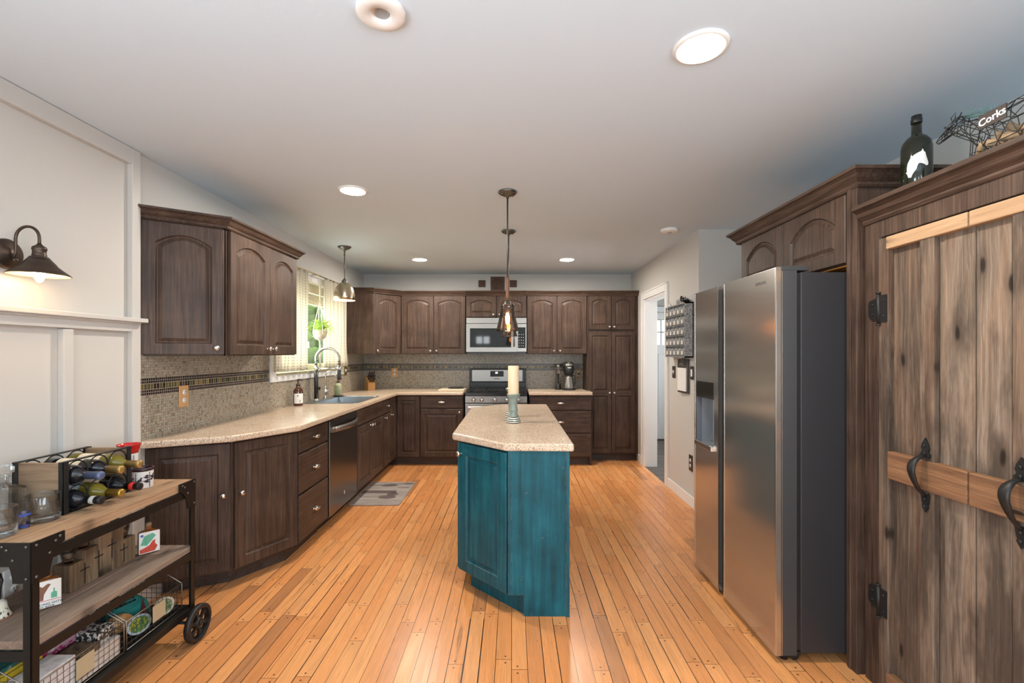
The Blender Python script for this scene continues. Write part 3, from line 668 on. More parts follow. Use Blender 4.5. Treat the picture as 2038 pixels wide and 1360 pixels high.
# ---- worktops
def worktop(name,label,poly,hole=None,z0=ZB,z1=.914,mat=None):
    bm=bmesh.new()
    def ring(pts,z): return [bm.verts.new((x,y,z)) for x,y in pts]
    def edges(vs): return [bm.edges.new((vs[i],vs[(i+1)%len(vs)])) for i in range(len(vs))]
    rings=[]
    for z in (z0,z1):
        o=ring(poly,z); es=edges(o); h=None
        if hole: h=ring(hole,z); es+=edges(h)
        bmesh.ops.triangle_fill(bm,use_beauty=True,use_dissolve=False,edges=es); rings.append((o,h))
    for k in (0,1):
        a,b=rings[0][k],rings[1][k]
        if a:
            for i in range(len(a)): bm.faces.new((a[i],a[(i+1)%len(a)],b[(i+1)%len(a)],b[i]))
    bmesh.ops.recalc_face_normals(bm,faces=bm.faces)
    cx,cy=poly[0]; 
    for v in bm.verts: v.co-=Vector((cx,cy,z0))
    me=bpy.data.meshes.new(name); bm.to_mesh(me); bm.free(); me.materials.append(mat or M_CTR)
    o=bpy.data.objects.new(name,me); link(o); o.location=(cx,cy,z0)
    b=o.modifiers.new('edge','BEVEL'); b.width=.009; b.segments=3; b.limit_method='ANGLE'; b.angle_limit=.6
    return tag(o,label,'countertop')
SK=(-1.925,-1.49,4.36,5.07)
worktop('countertop','beige speckled L shaped countertop with the sink and an angled end',[(XL+.009,2.445),(-1.62,2.655),(-1.40,3.03),(-1.40,5.635),(-.600,5.635),(-.600,YB-.009),(XL+.009,YB-.009)],[(SK[0],SK[2]),(SK[1],SK[2]),(SK[1],SK[3]),(SK[0],SK[3])])
worktop('countertop','short beige speckled countertop under the coffee maker right of the range',[(.206,5.635),(.992,5.635),(.992,5.896),(.965,5.896),(.965,YB-.009),(.206,YB-.009)])
# ---- island
fI=((0,3.3,0),0); t=thing('island_cabinet','distressed teal island cabinet with angled corners in the middle of the floor','island',fI[0])
mI=T(0,-3.3,0)
mb=MB(mI); mb.prism([(-.005,2.44),(.300,2.44),(.300,4.26),(-.09,4.26),(-.304,4.02),(-.304,2.738)],.10,ZB); mb.build('body',M_TEAL,t,bevel=.002)
mb=MB(mI); mb.prism([(.063,2.442),(.292,2.442),(.292,4.25),(-.05,4.25),(-.245,3.96),(-.245,2.745)],0,.105); mb.build('toe_kick',M_TEAL,t,bevel=.002)
mb=MB(mI); mb.prism_y([(-.022,.115),(.063,.115),(.063,0),(.300,0),(.300,ZB),(-.022,ZB)],2.420,2.441); mb.box(.286,.304,2.414,2.421,0,ZB); mb.box(-.022,-.004,2.415,2.421,.115,ZB); mb.build('end_panel',M_TEAL,t,bevel=.0015)
aI=atan2(2.42-2.73,-.022+.325); LI=sqrt(.31**2+.303**2); MI=T(-.325,2.73-3.3,0)@R(aI)
add_door(t,.010,LI-.014,.112,.862,(.035,.80),0,M_TEAL,MI,.068)
MS=T(-.325,4.02-3.3,0)@R(RM)
add_door(t,.010,.636,.112,.862,(.59,.80),0,M_TEAL,MS); add_door(t,.642,1.280,.112,.862,None,0,M_TEAL,MS)
aJ=atan2(4.02-4.26,-.325+.09); MJ=T(-.09,4.26-3.3,0)@R(aJ+0)
add_door(t,.010,.325,.112,.862,None,0,M_TEAL,MJ)
worktop('countertop','beige speckled island top with clipped corners carrying the candle',[(-.356,2.73),(-.04,2.412),(.326,2.400),(.326,4.30),(-.09,4.29),(-.358,4.02)],None,ZB,.916)
# ---- cabinet over the refrigerator with tall side panel
fF=((1.50,3.02,1.795),RM); t=thing('fridge_cabinet','brown two door cabinet above the steel refrigerator with a tall side panel','cabinet',fF[0],RM)
wF=3.02-2.045; mb=MB(); mb.box(0,wF,.021,.625,0,.345); mb.build('body',M_CAB,t,bevel=.0015)
add_door(t,.022,.480,.004,.325,None,.075,None,None,.060); add_door(t,.486,.955,.004,.325,None,.075,None,None,.060)
mb=MB(); mb.box(wF,wF+.062,-.008,.625,-1.795,.345); mb.box(wF+.012,wF+.03,-.013,-.006,-1.795,.345); mb.build('side_panel',M_CAB,t,bevel=.002)
mb=MB(); mb.box(.02,wF-.02,.03,.60,-.006,-.0005); mb.build('underside',wood('raw_orange_ply',[(.3,(.50,.16,.02)),(.7,(.70,.28,.05))],(3,40,40),.5),t)
FPth=[(XS-.01,3.03),(1.495,3.03),(1.495,1.978),(XS-.01,1.978)]
crown(t,FPth,0,3,2.168,fF,side=1,sc=1.18)
# ---- barn door pantry
PX=1.515
fQ=((PX,1.972,0),RM); t=thing('pantry_cupboard','rustic pantry cupboard with reclaimed barn wood doors and black hardware','cupboard',fQ[0],RM)
Wq=1.972-1.02   # local x grows towards the camera
mb=MB(); mb.box(0,.085,.004,.03,0,1.955); mb.box(Wq-.085,Wq,.004,.03,0,1.955); mb.box(.085,Wq-.085,.004,.03,1.868,1.955); mb.box(.085,Wq-.085,.004,.03,0,.02); mb.build('face_frame',M_CAB,t,bevel=.003)
mb=MB(); mb.box(0,.02,.03,XS-PX-.005,0,1.955); mb.box(Wq-.02,Wq,.03,XS-PX-.005,0,1.955); mb.box(.02,Wq-.02,XS-PX-.025,XS-PX-.005,0,1.955); mb.build('side_panel',M_CAB,t)
mb=MB(); mb.box(.0,Wq,.03,XS-PX-.005,1.955,1.975); mb.build('top_board',M_CABX,t)
PC=[(0,-.062),(.006,-.062),(.012,-.052),(.012,-.044),(.030,-.030),(.038,-.014),(.052,-.004),(.060,0),(.060,.016),(-.03,.016)]
mb=MB(); mb.sweep([(0,.004),(Wq,.004),(Wq,.5)],[(o,2.0+h) for o,h in PC],i0=0,i1=2,side=1); mb.build('crown',M_CABX,t)
mb=MB(); mb.box(.085,Wq-.085,.028,.034,.02,1.87); mb.build('backing',M_BLK,t)
def barn_door(x0,x1,flip,nb):
    mb=MB(); r=random.Random(nb); w=x1-x0
    def X(a,b): return (x0+a,x0+b) if not flip else (x1-b,x1-a)
    def pl(a,b,y0,y1,z0,z1):
        p=X(a,b); mb.box(p[0],p[1],y0,y1,z0,z1)
    # recessed planks, then raised boards
    c=[.05,.155,.246,.305,w]
    pl(.046,.175,.012,.030,.02,1.845); pl(.176,.262,.014,.030,.02,1.845); pl(.263,w-.001,.010,.030,.02,1.845)
    pl(0,.048,-.012,.030,.02,1.858); pl(.186,.244,-.010,.012,.02,1.815)
    d=mb.build('door',M_BARN,t,bevel=.003)
    mb=MB(); p=X(.048,w-.0015); mb.box(p[0],p[1],-.017,.014,.891,1.0); mb.build('middle_rail',M_BARNR,d,bevel=.004)
    mb=MB(); p=X(.040,w-.0015); mb.box(p[0],p[1],-.016,.014,1.808,1.858); mb.build('top_rail',M_BARNT,d,bevel=.004)
    mb=MB(); mb.box(p[0],p[1],-.016,.014,.025,.11); mb.build('bottom_rail',M_BARNR,d,bevel=.004)
    for zc in (1.573,.380):
        mb=MB(); hx=x0+.004 if not flip else x1-.004; s=1 if not flip else -1
        # frame leaf (tapered), pin, door leaf
        yv0,yv1=-.0045,.004
        lf=[(hx-s*.002,zc-.052),(hx-s*.062,zc-.036),(hx-s*.068,zc-.026),(hx-s*.068,zc+.026),(hx-s*.062,zc+.036),(hx-s*.002,zc+.052)]
        mb.prism_y(lf if s<0 else lf[::-1],yv0,yv1); p=sorted((hx+s*.004,hx+s*.040)); mb.box(p[0],p[1],-.0165,-.0125,zc-.055,zc+.055)
        mb.cyl((hx,-.015,zc-.062),(hx,-.015,zc+.062),.0075,12); mb.cyl((hx,-.015,zc-.068),(hx,-.015,zc-.062),.010,12); mb.cyl((hx,-.015,zc+.062),(hx,-.015,zc+.068),.010,12)
        for q in (-.02,.02): mb.ell((hx-s*.045,-.006,zc+q),(.005,.003,.005),8,6); mb.ell((hx+s*.026,-.0175,zc+q*1.6),(.005,.003,.005),8,6)
        mb.build('hinge',M_IRON,d)
    # forged handle on the raised board
    mb=MB(); hx=(X(.205,.225)[0]+X(.205,.225)[1])/2; yb=-.0125
    def plate(pts,zc,sg):
        P=[(hx+a*.001,zc+sg*b*.001) for a,b in pts]; mb.prism_y(P,yb-.004,yb+.002)
    plate([(-11,0),(11,0),(16,-2),(21,12),(11,24),(15,30),(17,34),(12,50),(0,72),(-12,50),(-17,34),(-15,30),(-11,24),(-21,12),(-16,-2)],1.012,1)
    plate([(-8,0),(8,0),(14,-4),(17,6),(12,34),(10,40),(13,46),(0,66),(-13,46),(-10,40),(-12,34),(-17,6),(-14,-4)],.880,-1)
    pts=bez((hx,yb-.002,1.018),(hx,yb-.058,1.012),(hx,yb-.054,.962),8)+bez((hx,yb-.054,.962),(hx,yb-.040,.905),(hx,yb-.002,.872),8)[1:]
    Ls=[]
    for i,p in enumerate(pts):
        q=i/(len(pts)-1); hw=.008+.010*sin(pi*min(1,q*1.15))**1.0; tn=(Vector(pts[min(i+1,len(pts)-1)])-Vector(pts[max(i-1,0)])).normalized(); nn=Vector((0,-tn.z,tn.y)); nn=nn if nn.y<0 else -nn
        Ls.append([p+Vector((-hw,0,0)),p+Vector((-hw*.5,0,0))+nn*.005,p+Vector((hw*.5,0,0))+nn*.005,p+Vector((hw,0,0)),p+Vector((hw*.5,0,0))-nn*.003,p+Vector((-hw*.5,0,0))-nn*.003])
    mb.loops(Ls,True,True,True,True)
    for z in (1.027,1.055,.862,.835): mb.ell((hx,yb-.006,z),(.006,.0035,.006),8,6)
    mb.build('handle',M_IRON,d)
    return d
xm=1.972-1.507
barn_door(.093,xm-.001,False,1); barn_door(xm+.001,xm+.372,True,2)
# ------------------------------------------------------------------ appliances
# dishwasher
t=thing('dishwasher','dark steel dishwasher with a bowed bar handle under the left counter','dishwasher',(-1.43,3.580,0),RP)
M_DW=steel('dark_steel',(.17,.155,.145),.25,'z',.08)
mb=MB(); mb.box(.004,.640,.03,.57,.10,.868); mb.box(.004,.640,.10,.57,0,.10); mb.build('body',M_BLACK,t)
mb=MB(); mb.box(.006,.638,-.004,.03,.105,.862); d=mb.build('door',M_DW,t,bevel=.004)
mb=MB(); L0=[];n=16
for i in range(n+1):
    q=i/n; x=.035+.575*q; b=.052*sin(pi*q)**.8+.004
    L0.append([(x,-b-.012,.765),(x,-b-.016,.787),(x,-b-.012,.808),(x,-b,.808),(x,-b,.765)])
mb.sm=True; mb.loops(L0,True,True,True); mb.build('handle',M_STEEL,d)
mb=MB(); mb.ell((.32,-.005,.21),(.013,.003,.018),10,6); mb.build('badge',M_NICKEL,d)
# sink
SX0,SX1,SY0,SY1=-2.0,-1.475,4.345,5.085
t=thing('kitchen_sink','steel kitchen sink set into the left counter below the window','sink',((SX0+SX1)/2,(SY0+SY1)/2,.72))
mb=MB(T(-(SX0+SX1)/2,-(SY0+SY1)/2,-.72))
def rl(x0,x1,y0,y1,z,r=.03,n=4):
    P=[]
    for cx,cy,a in ((x1-r,y1-r,0),(x0+r,y1-r,pi/2),(x0+r,y0+r,pi),(x1-r,y0+r,1.5*pi)):
        for k in range(n+1): P.append((cx+r*cos(a+pi/2*k/n),cy+r*sin(a+pi/2*k/n),z))
    return P
mb.loops([rl(SX0,SX1,SY0,SY1,.9145,.02),rl(SX0+.001,SX1-.001,SY0+.001,SY1-.001,.920,.02),rl(-1.905,-1.492,4.362,5.068,.920),rl(-1.903,-1.494,4.364,5.066,.915),rl(-1.89,-1.505,4.375,5.055,.745),rl(-1.87,-1.525,4.395,5.035,.722)],False,True)
mb.build('basin',M_SINK,t)
mb=MB(); mb.lathe([(.045,.004),(.045,.008),(.03,.008),(.028,.002),(.0005,.002)],(.03,0,0),20); mb.build('drain',M_CHROME,t)
# pull-down faucet
t=thing('faucet','tall spring neck faucet with matte black body over the sink','faucet',(-1.962,4.59,.9205))
mb=MB(); mb.lathe([(.027,0),(.027,.006),(.021,.010),(.021,.018)],n=24); mb.build('base_ring',M_CHROME,t)
mb=MB(); mb.lathe([(.0185,.300),(.0195,.302),(.0195,.335),(.015,.345)],n=20); mb.build('collar',M_CHROME,t)
mb=MB(); mb.lathe([(.0195,.018),(.0195,.300)],n=20); mb.build('body',M_BLACK,t)
mb=MB(); pts=[(0,0,.335),(0,0,.41)]+arc((.115,0,.41),.115,pi,0,(1,0,0),(0,0,1),16)+[(.23,0,.335)]
mb.tube(pts,.0135,12); mb.build('spout',plain('spring_neck',(.20,.185,.165),.3,.9,.05),t)
mb=MB(); P=[Vector(p) for p in pts]; hel=[]; N=420
for i in range(N+1):
    q=i/N*(len(P)-1); k=min(int(q),len(P)-2); f=q-k; c=P[k].lerp(P[k+1],f); d=(P[k+1]-P[k]).normalized(); a=Vector((0,1,0)); b=d.cross(a); an=i/N*2*pi*52; hel.append(c+(a*cos(an)+b*sin(an))*.0145)
mb.tube(hel,.0022,5); mb.build('spring',M_NICKEL,t)
mb=MB(); mb.tube([(.012,0,.318),(.22,0,.318)],.006,10); mb.lathe([(.021,.305),(.021,.335)],(.23,0,0),16); mb.build('spray_arm',M_CHROME,t)
mb=MB(); mb.lathe([(.013,.205),(.018,.212),(.019,.225),(.0185,.300),(.015,.308)],(.23,0,0),18); mb.build('spray_head',M_BLACK,t)
mb=MB(); mb.tube([(.0,.015,.12),(.006,.05,.12)],.008,10); mb.ell((.01,.058,.118),(.012,.016,.020),12,8); mb.build('lever',M_BLACK,t)
# small filtered water tap
t=thing('water_tap','small chrome gooseneck drinking water tap right of the black faucet','faucet',(-1.962,4.815,.9205))
mb=MB(); mb.lathe([(.022,0),(.022,.006),(.012,.015),(.010,.03),(.016,.055),(.016,.085),(.009,.11),(.006,.13)],n=18); mb.build('base',M_CHROME,t)
mb=MB(); mb.tube([(0,0,.12),(0,0,.232)]+arc((.052,0,.232),.052,pi,0.1,(1,0,0),(0,0,1),14)+[(.105,0,.215)],.0052,10); mb.build('spout',M_CHROME,t)
mb=MB(); mb.tube([(0,0,.07),(.02,.03,.078)],.004,8); mb.ell((.022,.034,.079),(.007,.009,.006),10,6); mb.build('lever',M_CHROME,t)
# range
t=thing('gas_range','stainless gas range with black cooktop behind the island','range',(-.195,5.625,0)); hw=.381
mb=MB(); mb.box(-hw,hw,.03,.635,.09,.862); mb.box(-hw+.01,hw-.01,.08,.63,0,.09); mb.build('body',M_BLACK,t)
mb=MB(); mb.box(-hw,hw,-.012,.03,.785,.866); cp=mb.build('control_panel',M_STEEL,t,bevel=.004)
for x in (-.275,-.175,-.012,.130,.275):
    mb=MB(); mb.lathe([(.026,0),(.026,.006),(.021,.010),(.019,.030),(.015,.034),(.0005,.034)],(x,-.012,.826),20,R(pi/2,'X')); mb.box(x-.004,x+.004,-.052,-.012,.808,.844); mb.build('knob',M_NICKEL,cp)
mb=MB(); mb.box(-hw,hw,-.005,.03,.21,.775); od=mb.build('oven_door',M_STEEL,t,bevel=.004)
mb=MB(); mb.box(-.28,.28,-.008,-.004,.30,.66); mb.build('window',M_BGLASS,od)
mb=MB(); mb.box(-.345,.345,-.055,-.035,.722,.750); mb.box(-.335,-.315,-.04,-.004,.726,.746); mb.box(.315,.335,-.04,-.004,.726,.746); mb.build('handle',M_SILVER,od,bevel=.006)
mb=MB(); mb.box(-hw,hw,-.004,.03,.095,.20); mb.build('drawer',M_STEEL,t,bevel=.004)
mb=MB(); mb.box(-hw-.001,hw+.001,-.018,.545,.866,.912); mb.build('cooktop',M_ENAMEL,t,bevel=.006)
for gx0,gx1 in ((-.365,-.125),(-.12,.12),(.125,.365)):
    mb=MB(); z=.937; r=.006
    for x in (gx0+.01,(gx0+gx1)/2,gx1-.01): mb.box(x-r,x+r,.03,.52,z-.006,z+.006)
    for y in (.035,.155,.275,.395,.515): mb.box(gx0+.01,gx1-.01,y-r,y+r,z-.006,z+.006)
    for x in (gx0+.01,gx1-.01):
        for y in (.035,.515): mb.box(x-r,x+r,y-r,y+r,.911,z)
    mb.build('grate',M_IRON,t)
for bx,by in ((-.245,.15),(-.245,.40),(0,.275),(.245,.15),(.245,.40)):
    mb=MB(); mb.lathe([(.045,.911),(.045,.919),(.030,.924),(.030,.928),(.0005,.929)],(bx,by,0),18); mb.build('burner',M_IRON,t)
mb=MB(); mb.box(-hw+.003,hw-.003,.545,.637,.862,1.188); mb.prism_y([(-hw+.003,.912),(hw-.003,.912),(hw-.003,1.01),(-hw+.003,1.01)],.53,.56); bg=mb.build('backguard',M_BLACK,t,bevel=.01)
mb=MB(); mb.box(-.345,.338,.534,.547,1.014,1.172); mb.build('panel',M_STEEL,bg,bevel=.004)
mb=MB(); mb.box(-.096,.082,.529,.536,1.080,1.155); mb.build('display',M_BGLASS,bg,bevel=.004)
text_mesh('00',.034,.001,T(-.012,.528,1.130)@UP,'clock_digits',emit('clock_glow',(.85,.93,1),3.0),bg)
mb=MB(); mb.box(-.045,.03,.532,.535,1.046,1.056); mb.build('badge',M_TEXT,bg)
# microwave
t=thing('microwave','stainless over the range microwave with a dark window','microwave',(-.585,5.855,1.40)); w=.772
mb=MB(); mb.box(0,w,.022,.40,.004,.448); mb.build('body',M_BLACK,t)
mb=MB(); mb.box(0,w,0,.022,.375,.448); mb.build('vent_strip',M_STEEL,t,bevel=.003)
mb=MB()
for a,b,c,d_ in ((0,.048,.012,.370),(.575,.650,.012,.370),(.048,.575,.012,.069),(.048,.575,.313,.370)): mb.box(a,b,-.004,.02,c,d_)
d=mb.build('door',M_STEEL,t)
mb=MB(); mb.box(.046,.577,.0,.012,.067,.315); mb.build('window',M_BGLASS,d)
mb=MB(); mb.tube([(.612,-.005,.085),(.612,-.034,.10),(.612,-.034,.30),(.612,-.005,.315)],.011,10); mb.build('handle',M_STEEL,d)
mb=MB(); mb.box(.650,w,-.004,.02,.012,.370); mb.build('control_frame',M_STEEL,t,bevel=.003)
mb=MB(); mb.box(.662,w-.014,-.007,.0,.060,.325); cp=mb.build('control_panel',M_BGLASS,t,bevel=.003)
mb=MB()
for i in range(3):
    for k in range(5): mb.box(.675+.026*i,.681+.026*i,-.0085,-.0065,.085+.036*k,.091+.036*k)
tag(mb.build('buttons',M_WHITE,cp),kind='stuff')
mb=MB(); mb.box(.01,w-.01,.01,.38,-.012,.006); mb.build('base_plate',M_BLACK,t)
# refrigerator
t=thing('refrigerator','stainless side by side refrigerator with water dispenser beside the barn door cupboard','refrigerator',(1.18,2.965,0),RM); wf=.915
mb=MB(); mb.box(.006,wf-.002,.113,.75,.045,1.755); mb.build('body',M_FSIDE,t,bevel=.004)
mb=MB(); mb.box(.006,wf-.004,.098,.114,.06,1.75); mb.build('gasket',M_BLACK,t)
def fdoor(x0,x1,hole=None,name='door',fx=None):
    z0,z1=.036,1.775
    mb=MB()
    if hole:
        a,b,c,d=hole
        mb.box(x0,a,0,.024,z0,z1); mb.box(b,x1,0,.024,z0,z1); mb.box(a,b,0,.024,z0,c); mb.box(a,b,0,.024,d,z1)
    else: mb.box(x0,x1,0,.024,z0,z1)
    o=mb.build(name,M_FRIDGE,t)
    mb=MB()
    if hole:
        mb.box(x0+.002,a-.004,.027,.096,z0,z1-.012); mb.box(b+.004,x1-.002,.027,.096,z0,z1-.012); mb.box(a-.004,b+.004,.027,.096,z0,c-.004); mb.box(a-.004,b+.004,.027,.096,d+.004,z1-.012)
    else: mb.box(x0+.002,x1-.002,.027,.096,z0,z1-.012)
    mb.build('door_liner',M_FGREY,o)
    mb=MB(); mb.box(x0-.0005,x0+.010,-.0012,.012,z0,z1); mb.box(x1-.006,x1+.0005,-.0012,.004,z0,z1); mb.box(x0,x1,.001,.022,z1,z1+.002); mb.box(x1-.012,x1-.0015,.0275,.031,z0,z1-.014); mb.build('edge_trim',M_SILVER,o)
    mb=MB(); mb.box(x1-.004,x1-.001,.0235,.0275,z0,z1-.014); mb.build('seam',M_BLK,o)
    return o
dl=fdoor(.002,.345,(.045,.281,.84,1.12),'freezer_door'); dr=fdoor(.411,wf)
# dispenser
mb=MB(); mb.box(.041,.285,-.003,.004,1.118,1.218); mb.build('dispenser_panel',plain('dispenser_panel_dark',(.03,.025,.02),.12,.3),dl,bevel=.002)
mb=MB(); n=10; La=[]
for i in range(n+1):
    x=.047+.232*i/n; d_=.03+.05*sin(pi*i/n)**.6; La.append((x,d_))
mb.sm=True; mb.loops([[(x,y,z) for x,y in La] for z in (.842,1.12)],False,False,False); mb.sm=False
mb.add([(.045,.003,1.12),(.281,.003,1.12),(.281,.09,1.12),(.045,.09,1.12)],[(0,1,2,3)]); mb.add([(.045,.003,.842),(.281,.003,.842),(.281,.09,.842),(.045,.09,.842)],[(0,1,2,3)])
mb.box(.043,.047,-.002,.032,.84,1.12); mb.box(.279,.283,-.002,.032,.84,1.12)
mb.build('dispenser_recess',plain('dispenser_grey',(.17,.19,.22),.35,.4),dl,recalc=False)
mb=MB(); mb.prism_y([(.041,.815),(.285,.815),(.285,.843),(.041,.843)],-.018,.06); mb.box(.055,.271,-.02,.05,.842,.846); mb.build('drip_tray',M_SILVER,dl,bevel=.003)
text_mesh('SAMSUNG',.021,.0004,T(.790,-.0006,1.722)@UP,'lettering',plain('fridge_letter_grey',(.07,.065,.06),.4),dr)
for a,b in ((.02,.10),(wf-.10,wf-.015)):
    mb=MB(); mb.box(a,b,.03,.16,1.764,1.785); mb.build('hinge_cover',M_FGREY,t,bevel=.004)
for x in (.05,wf-.045):
    mb=MB(); mb.cyl((x,.06,0),(x,.06,.05),.018,12); mb.box(x-.03,x+.03,.03,.12,.03,.046); mb.cyl((x-.02,.10,.02),(x+.02,.10,.02),.02,12); mb.build('foot',M_BLACK,t)
mb=MB(); mb.box(.10,wf-.10,.03,.10,.022,.045); mb.build('kick_grille',M_BLACK,t)

# ------------------------------------------------------------------ lamps
LC=(1.0,.80,.58)
M_LED=emit('downlight_glow',(1.0,.91,.80),390); M_BULB=emit('filament_glow',(1.0,.50,.17),20); M_BULBW=emit('warm_bulb',(1.0,.66,.34),75)
M_CANLT=plain('downlight_trim',(.8,.78,.74),.4)
def downlight(x,y,label):
    t=thing('ceiling_light',label,'ceiling light',(x,y,H),0,'recessed ceiling lights')
    mb=MB(); mb.lathe([(.094,0),(.094,-.004),(.088,-.009),(.078,-.010),(.075,-.006),(.075,0)],n=40,cap=False); mb.build('trim',M_CANLT,t)
    mb=MB(); mb.lathe([(.0005,-.0062),(.075,-.0062)],n=40,cap=False); mb.build('diffuser',M_LED,t,recalc=False)
downlight(.667,1.62,'largest round recessed ceiling light, nearest the barn door cupboard')
downlight(-1.055,3.04,'round recessed ceiling light in front of the left wall cabinets')
downlight(-1.06,5.27,'small round recessed ceiling light near the corner cabinet and sink pendant')
downlight(.63,5.27,'small round recessed ceiling light above the tall pantry cabinet side')
t=thing('ceiling_speaker','white round ceiling fitting with a hollow centre at the top of the photo','ceiling fitting',(-.415,1.45,H))
mb=MB(); mb.lathe([(.076,0),(.076,-.012),(.068,-.017),(.034,-.017),(.030,-.012),(.027,.0)],n=36,cap=False); mb.lathe([(.0005,-.002),(.028,-.002)],n=36,cap=False); mb.build('ring',M_CANLT,t)
mb=MB(); mb.lathe([(.0005,-.003),(.018,-.0035),(.024,-.007)],(.004,.004,0),24,cap=False); mb.build('cone',plain('grey_cone',(.30,.30,.30),.6),t)
t=thing('smoke_detector','small white smoke detector on the ceiling near the hall doorway','smoke detector',(1.372,4.0,H))
mb=MB(); mb.lathe([(.075,0),(.075,-.016),(.068,-.024),(.045,-.028),(.0005,-.028)],n=32); mb.build('housing',M_CANLT,t)
mb=MB(); mb.lathe([(.022,-.0275),(.020,-.032),(.0005,-.032)],n=20); mb.build('vent',plain('detector_grey',(.45,.44,.42),.6),t)
def island_pendant(y,label):
    x=-.030
    t=thing('pendant_light',label,'pendant lamp',(x,y,H),0,'glass pendants over the island')
    mb=MB(); mb.lathe([(.0005,-.002),(.062,-.001),(.064,-.006),(.058,-.014),(.050,-.018),(.030,-.028),(.012,-.032),(.008,-.045)],n=32)
    for a in (.6,.6+pi): mb.ell((.045*cos(a),.045*sin(a),-.021),(.005,.005,.006),8,6)
    mb.build('canopy',M_PEWTER,t)
    mb=MB(); mb.cyl((0,0,-.04),(0,0,-.575),.0055,12); mb.build('rod',M_PEWTER,t)
    mb=MB(); mb.lathe([(.009,-.57),(.0115,-.59),(.0125,-.70),(.011,-.735)],n=16); mb.build('wood_stem',M_WALNUT,t)
    mb=MB(); mb.lathe([(.012,-.730),(.020,-.738),(.026,-.750),(.030,-.757),(.030,-.762),(.018,-.764),(.016,-.800),(.0005,-.800)],n=24); mb.build('socket_cap',M_PEWTER,t)
    sh=[(.026,-.750),(.040,-.757),(.0435,-.768),(.046,-.80),(.058,-.87),(.070,-.918),(.0765,-.929),(.0775,-.932)]
    mb=MB(); mb.lathe(sh,n=36,cap=False); o=mb.build('glass_shade',M_SHADE,t,recalc=False)
    s=o.modifiers.new('wall','SOLIDIFY'); s.thickness=.003
    mb=MB(); mb.tube([(.0765*cos(2*pi*i/36),.0765*sin(2*pi*i/36),-.931) for i in range(36)],.0022,8,True); mb.tube([(.0435*cos(2*pi*i/36),.0435*sin(2*pi*i/36),-.766) for i in range(36)],.0018,8,True); mb.build('glass_rim',M_GLASS,o)
    mb=MB(); mb.lathe([(.012,-.800),(.015,-.815),(.024,-.840),(.027,-.865),(.022,-.892),(.010,-.908),(.0005,-.910)],n=24,cap=False); b=mb.build('bulb',sheet_glass('amber_bulb_glass',(1.0,.80,.58),.03) if 'amber_bulb_glass' not in MAT else MAT['amber_bulb_glass'],t,recalc=False)
    mb=MB()
    for i in range(6):
        a=2*pi*i/6; mb.tube([(.006*cos(a),.006*sin(a),-.812),(.014*cos(a+.2),.014*sin(a+.2),-.845),(.009*cos(a+.4),.009*sin(a+.4),-.888)],.0022,6)
    mb.build('filament',M_BULB,b)
island_pendant(3.07,'nearer of two clear glass pendants with walnut stems above the island')
island_pendant(4.05,'farther of two clear glass pendants above the island, half hidden behind the nearer one')
t=thing('pendant_light','antique nickel dome pendant hanging in front of the sink window','pendant lamp',(-1.70,4.65,H))
mb=MB(); mb.lathe([(.0005,-.001),(.066,-.001),(.066,-.006),(.050,-.020),(.020,-.034),(.010,-.040),(.009,-.06)],n=32); mb.build('canopy',M_PEWTER,t)
mb=MB(); mb.cyl((0,0,-.05),(0,0,-.335),.0055,12); mb.lathe([(.008,-.075),(.010,-.08),(.008,-.09)],n=12); mb.build('rod',M_PEWTER,t)
mb=MB(); mb.lathe([(.007,-.325),(.022,-.345),(.030,-.352),(.024,-.362),(.034,-.372)],n=24); mb.build('socket_cap',M_PEWTER,t)
dome=[(.030,-.366),(.045,-.372),(.068,-.392),(.088,-.425),(.099,-.465),(.104,-.510),(.107,-.545)]
mb=MB(); mb.lathe(dome,n=40,cap=False); o=mb.build('shade',M_GOLDSH,t,recalc=False); s=o.modifiers.new('wall','SOLIDIFY'); s.thickness=.002; s.offset=1
mb=MB(); mb.lathe([(r-.003,z-.003) for r,z in dome[:-1]]+[(.1045,-.5455)],n=40,cap=False); mb.build('shade_lining',M_BRZIN,o,recalc=False)
mb=MB(); mb.ell((0,0,-.475),(.032,.032,.042),16,10); mb.build('bulb',emit('sink_bulb',(1.0,.68,.36),62),t)
# wall sconce
t=thing('wall_sconce','bronze barn style wall sconce lit above the bar cart','wall lamp',(XL,1.835,1.79))
mb=MB(); M90=R(pi/2,'Y'); mb.lathe([(.060,0),(.060,.010),(.053,.018),(.028,.022),(.018,.030),(.0005,.031)],(0,0,0),32,M90); mb.build('backplate',M_BRONZE,t)
mb=MB(); mb.tube([(.02,0,-.01),(.036,0,-.018),(.0425,0,.005),(.0425,0,.06)]+arc((.090,0,.0615),.0475,pi,0,(1,0,0),(0,0,1),14)+[(.1375,0,.05),(.1375,0,.030)],.0055,12); mb.ell((.041,0,-.026),(.008,.011,.009),12,8); mb.build('arm',M_BRONZE,t)
mb=MB(); mb.lathe([(.007,.040),(.010,.034),(.022,.026),(.0235,.016),(.021,.012),(.021,-.002),(.0235,-.006),(.021,-.010),(.030,-.014),(.032,-.022)],(.1375,0,0),28); mb.build('socket_cap',M_BRONZE,t)
sd=[(.032,-.018),(.041,-.030),(.051,-.042),(.054,-.048),(.074,-.066),(.094,-.083),(.096,-.087)]
mb=MB(); mb.lathe(sd,(.1375,0,0),44,cap=False); o=mb.build('shade',M_BRONZE,t,recalc=False); s=o.modifiers.new('wall','SOLIDIFY'); s.thickness=.002; s.offset=1
mb=MB(); mb.lathe([(r-.002,z-.004) for r,z in sd[:-1]]+[(.0945,-.0872)],(.1375,0,0),44,cap=False); mb.build('shade_lining',M_BRZIN,o,recalc=False)
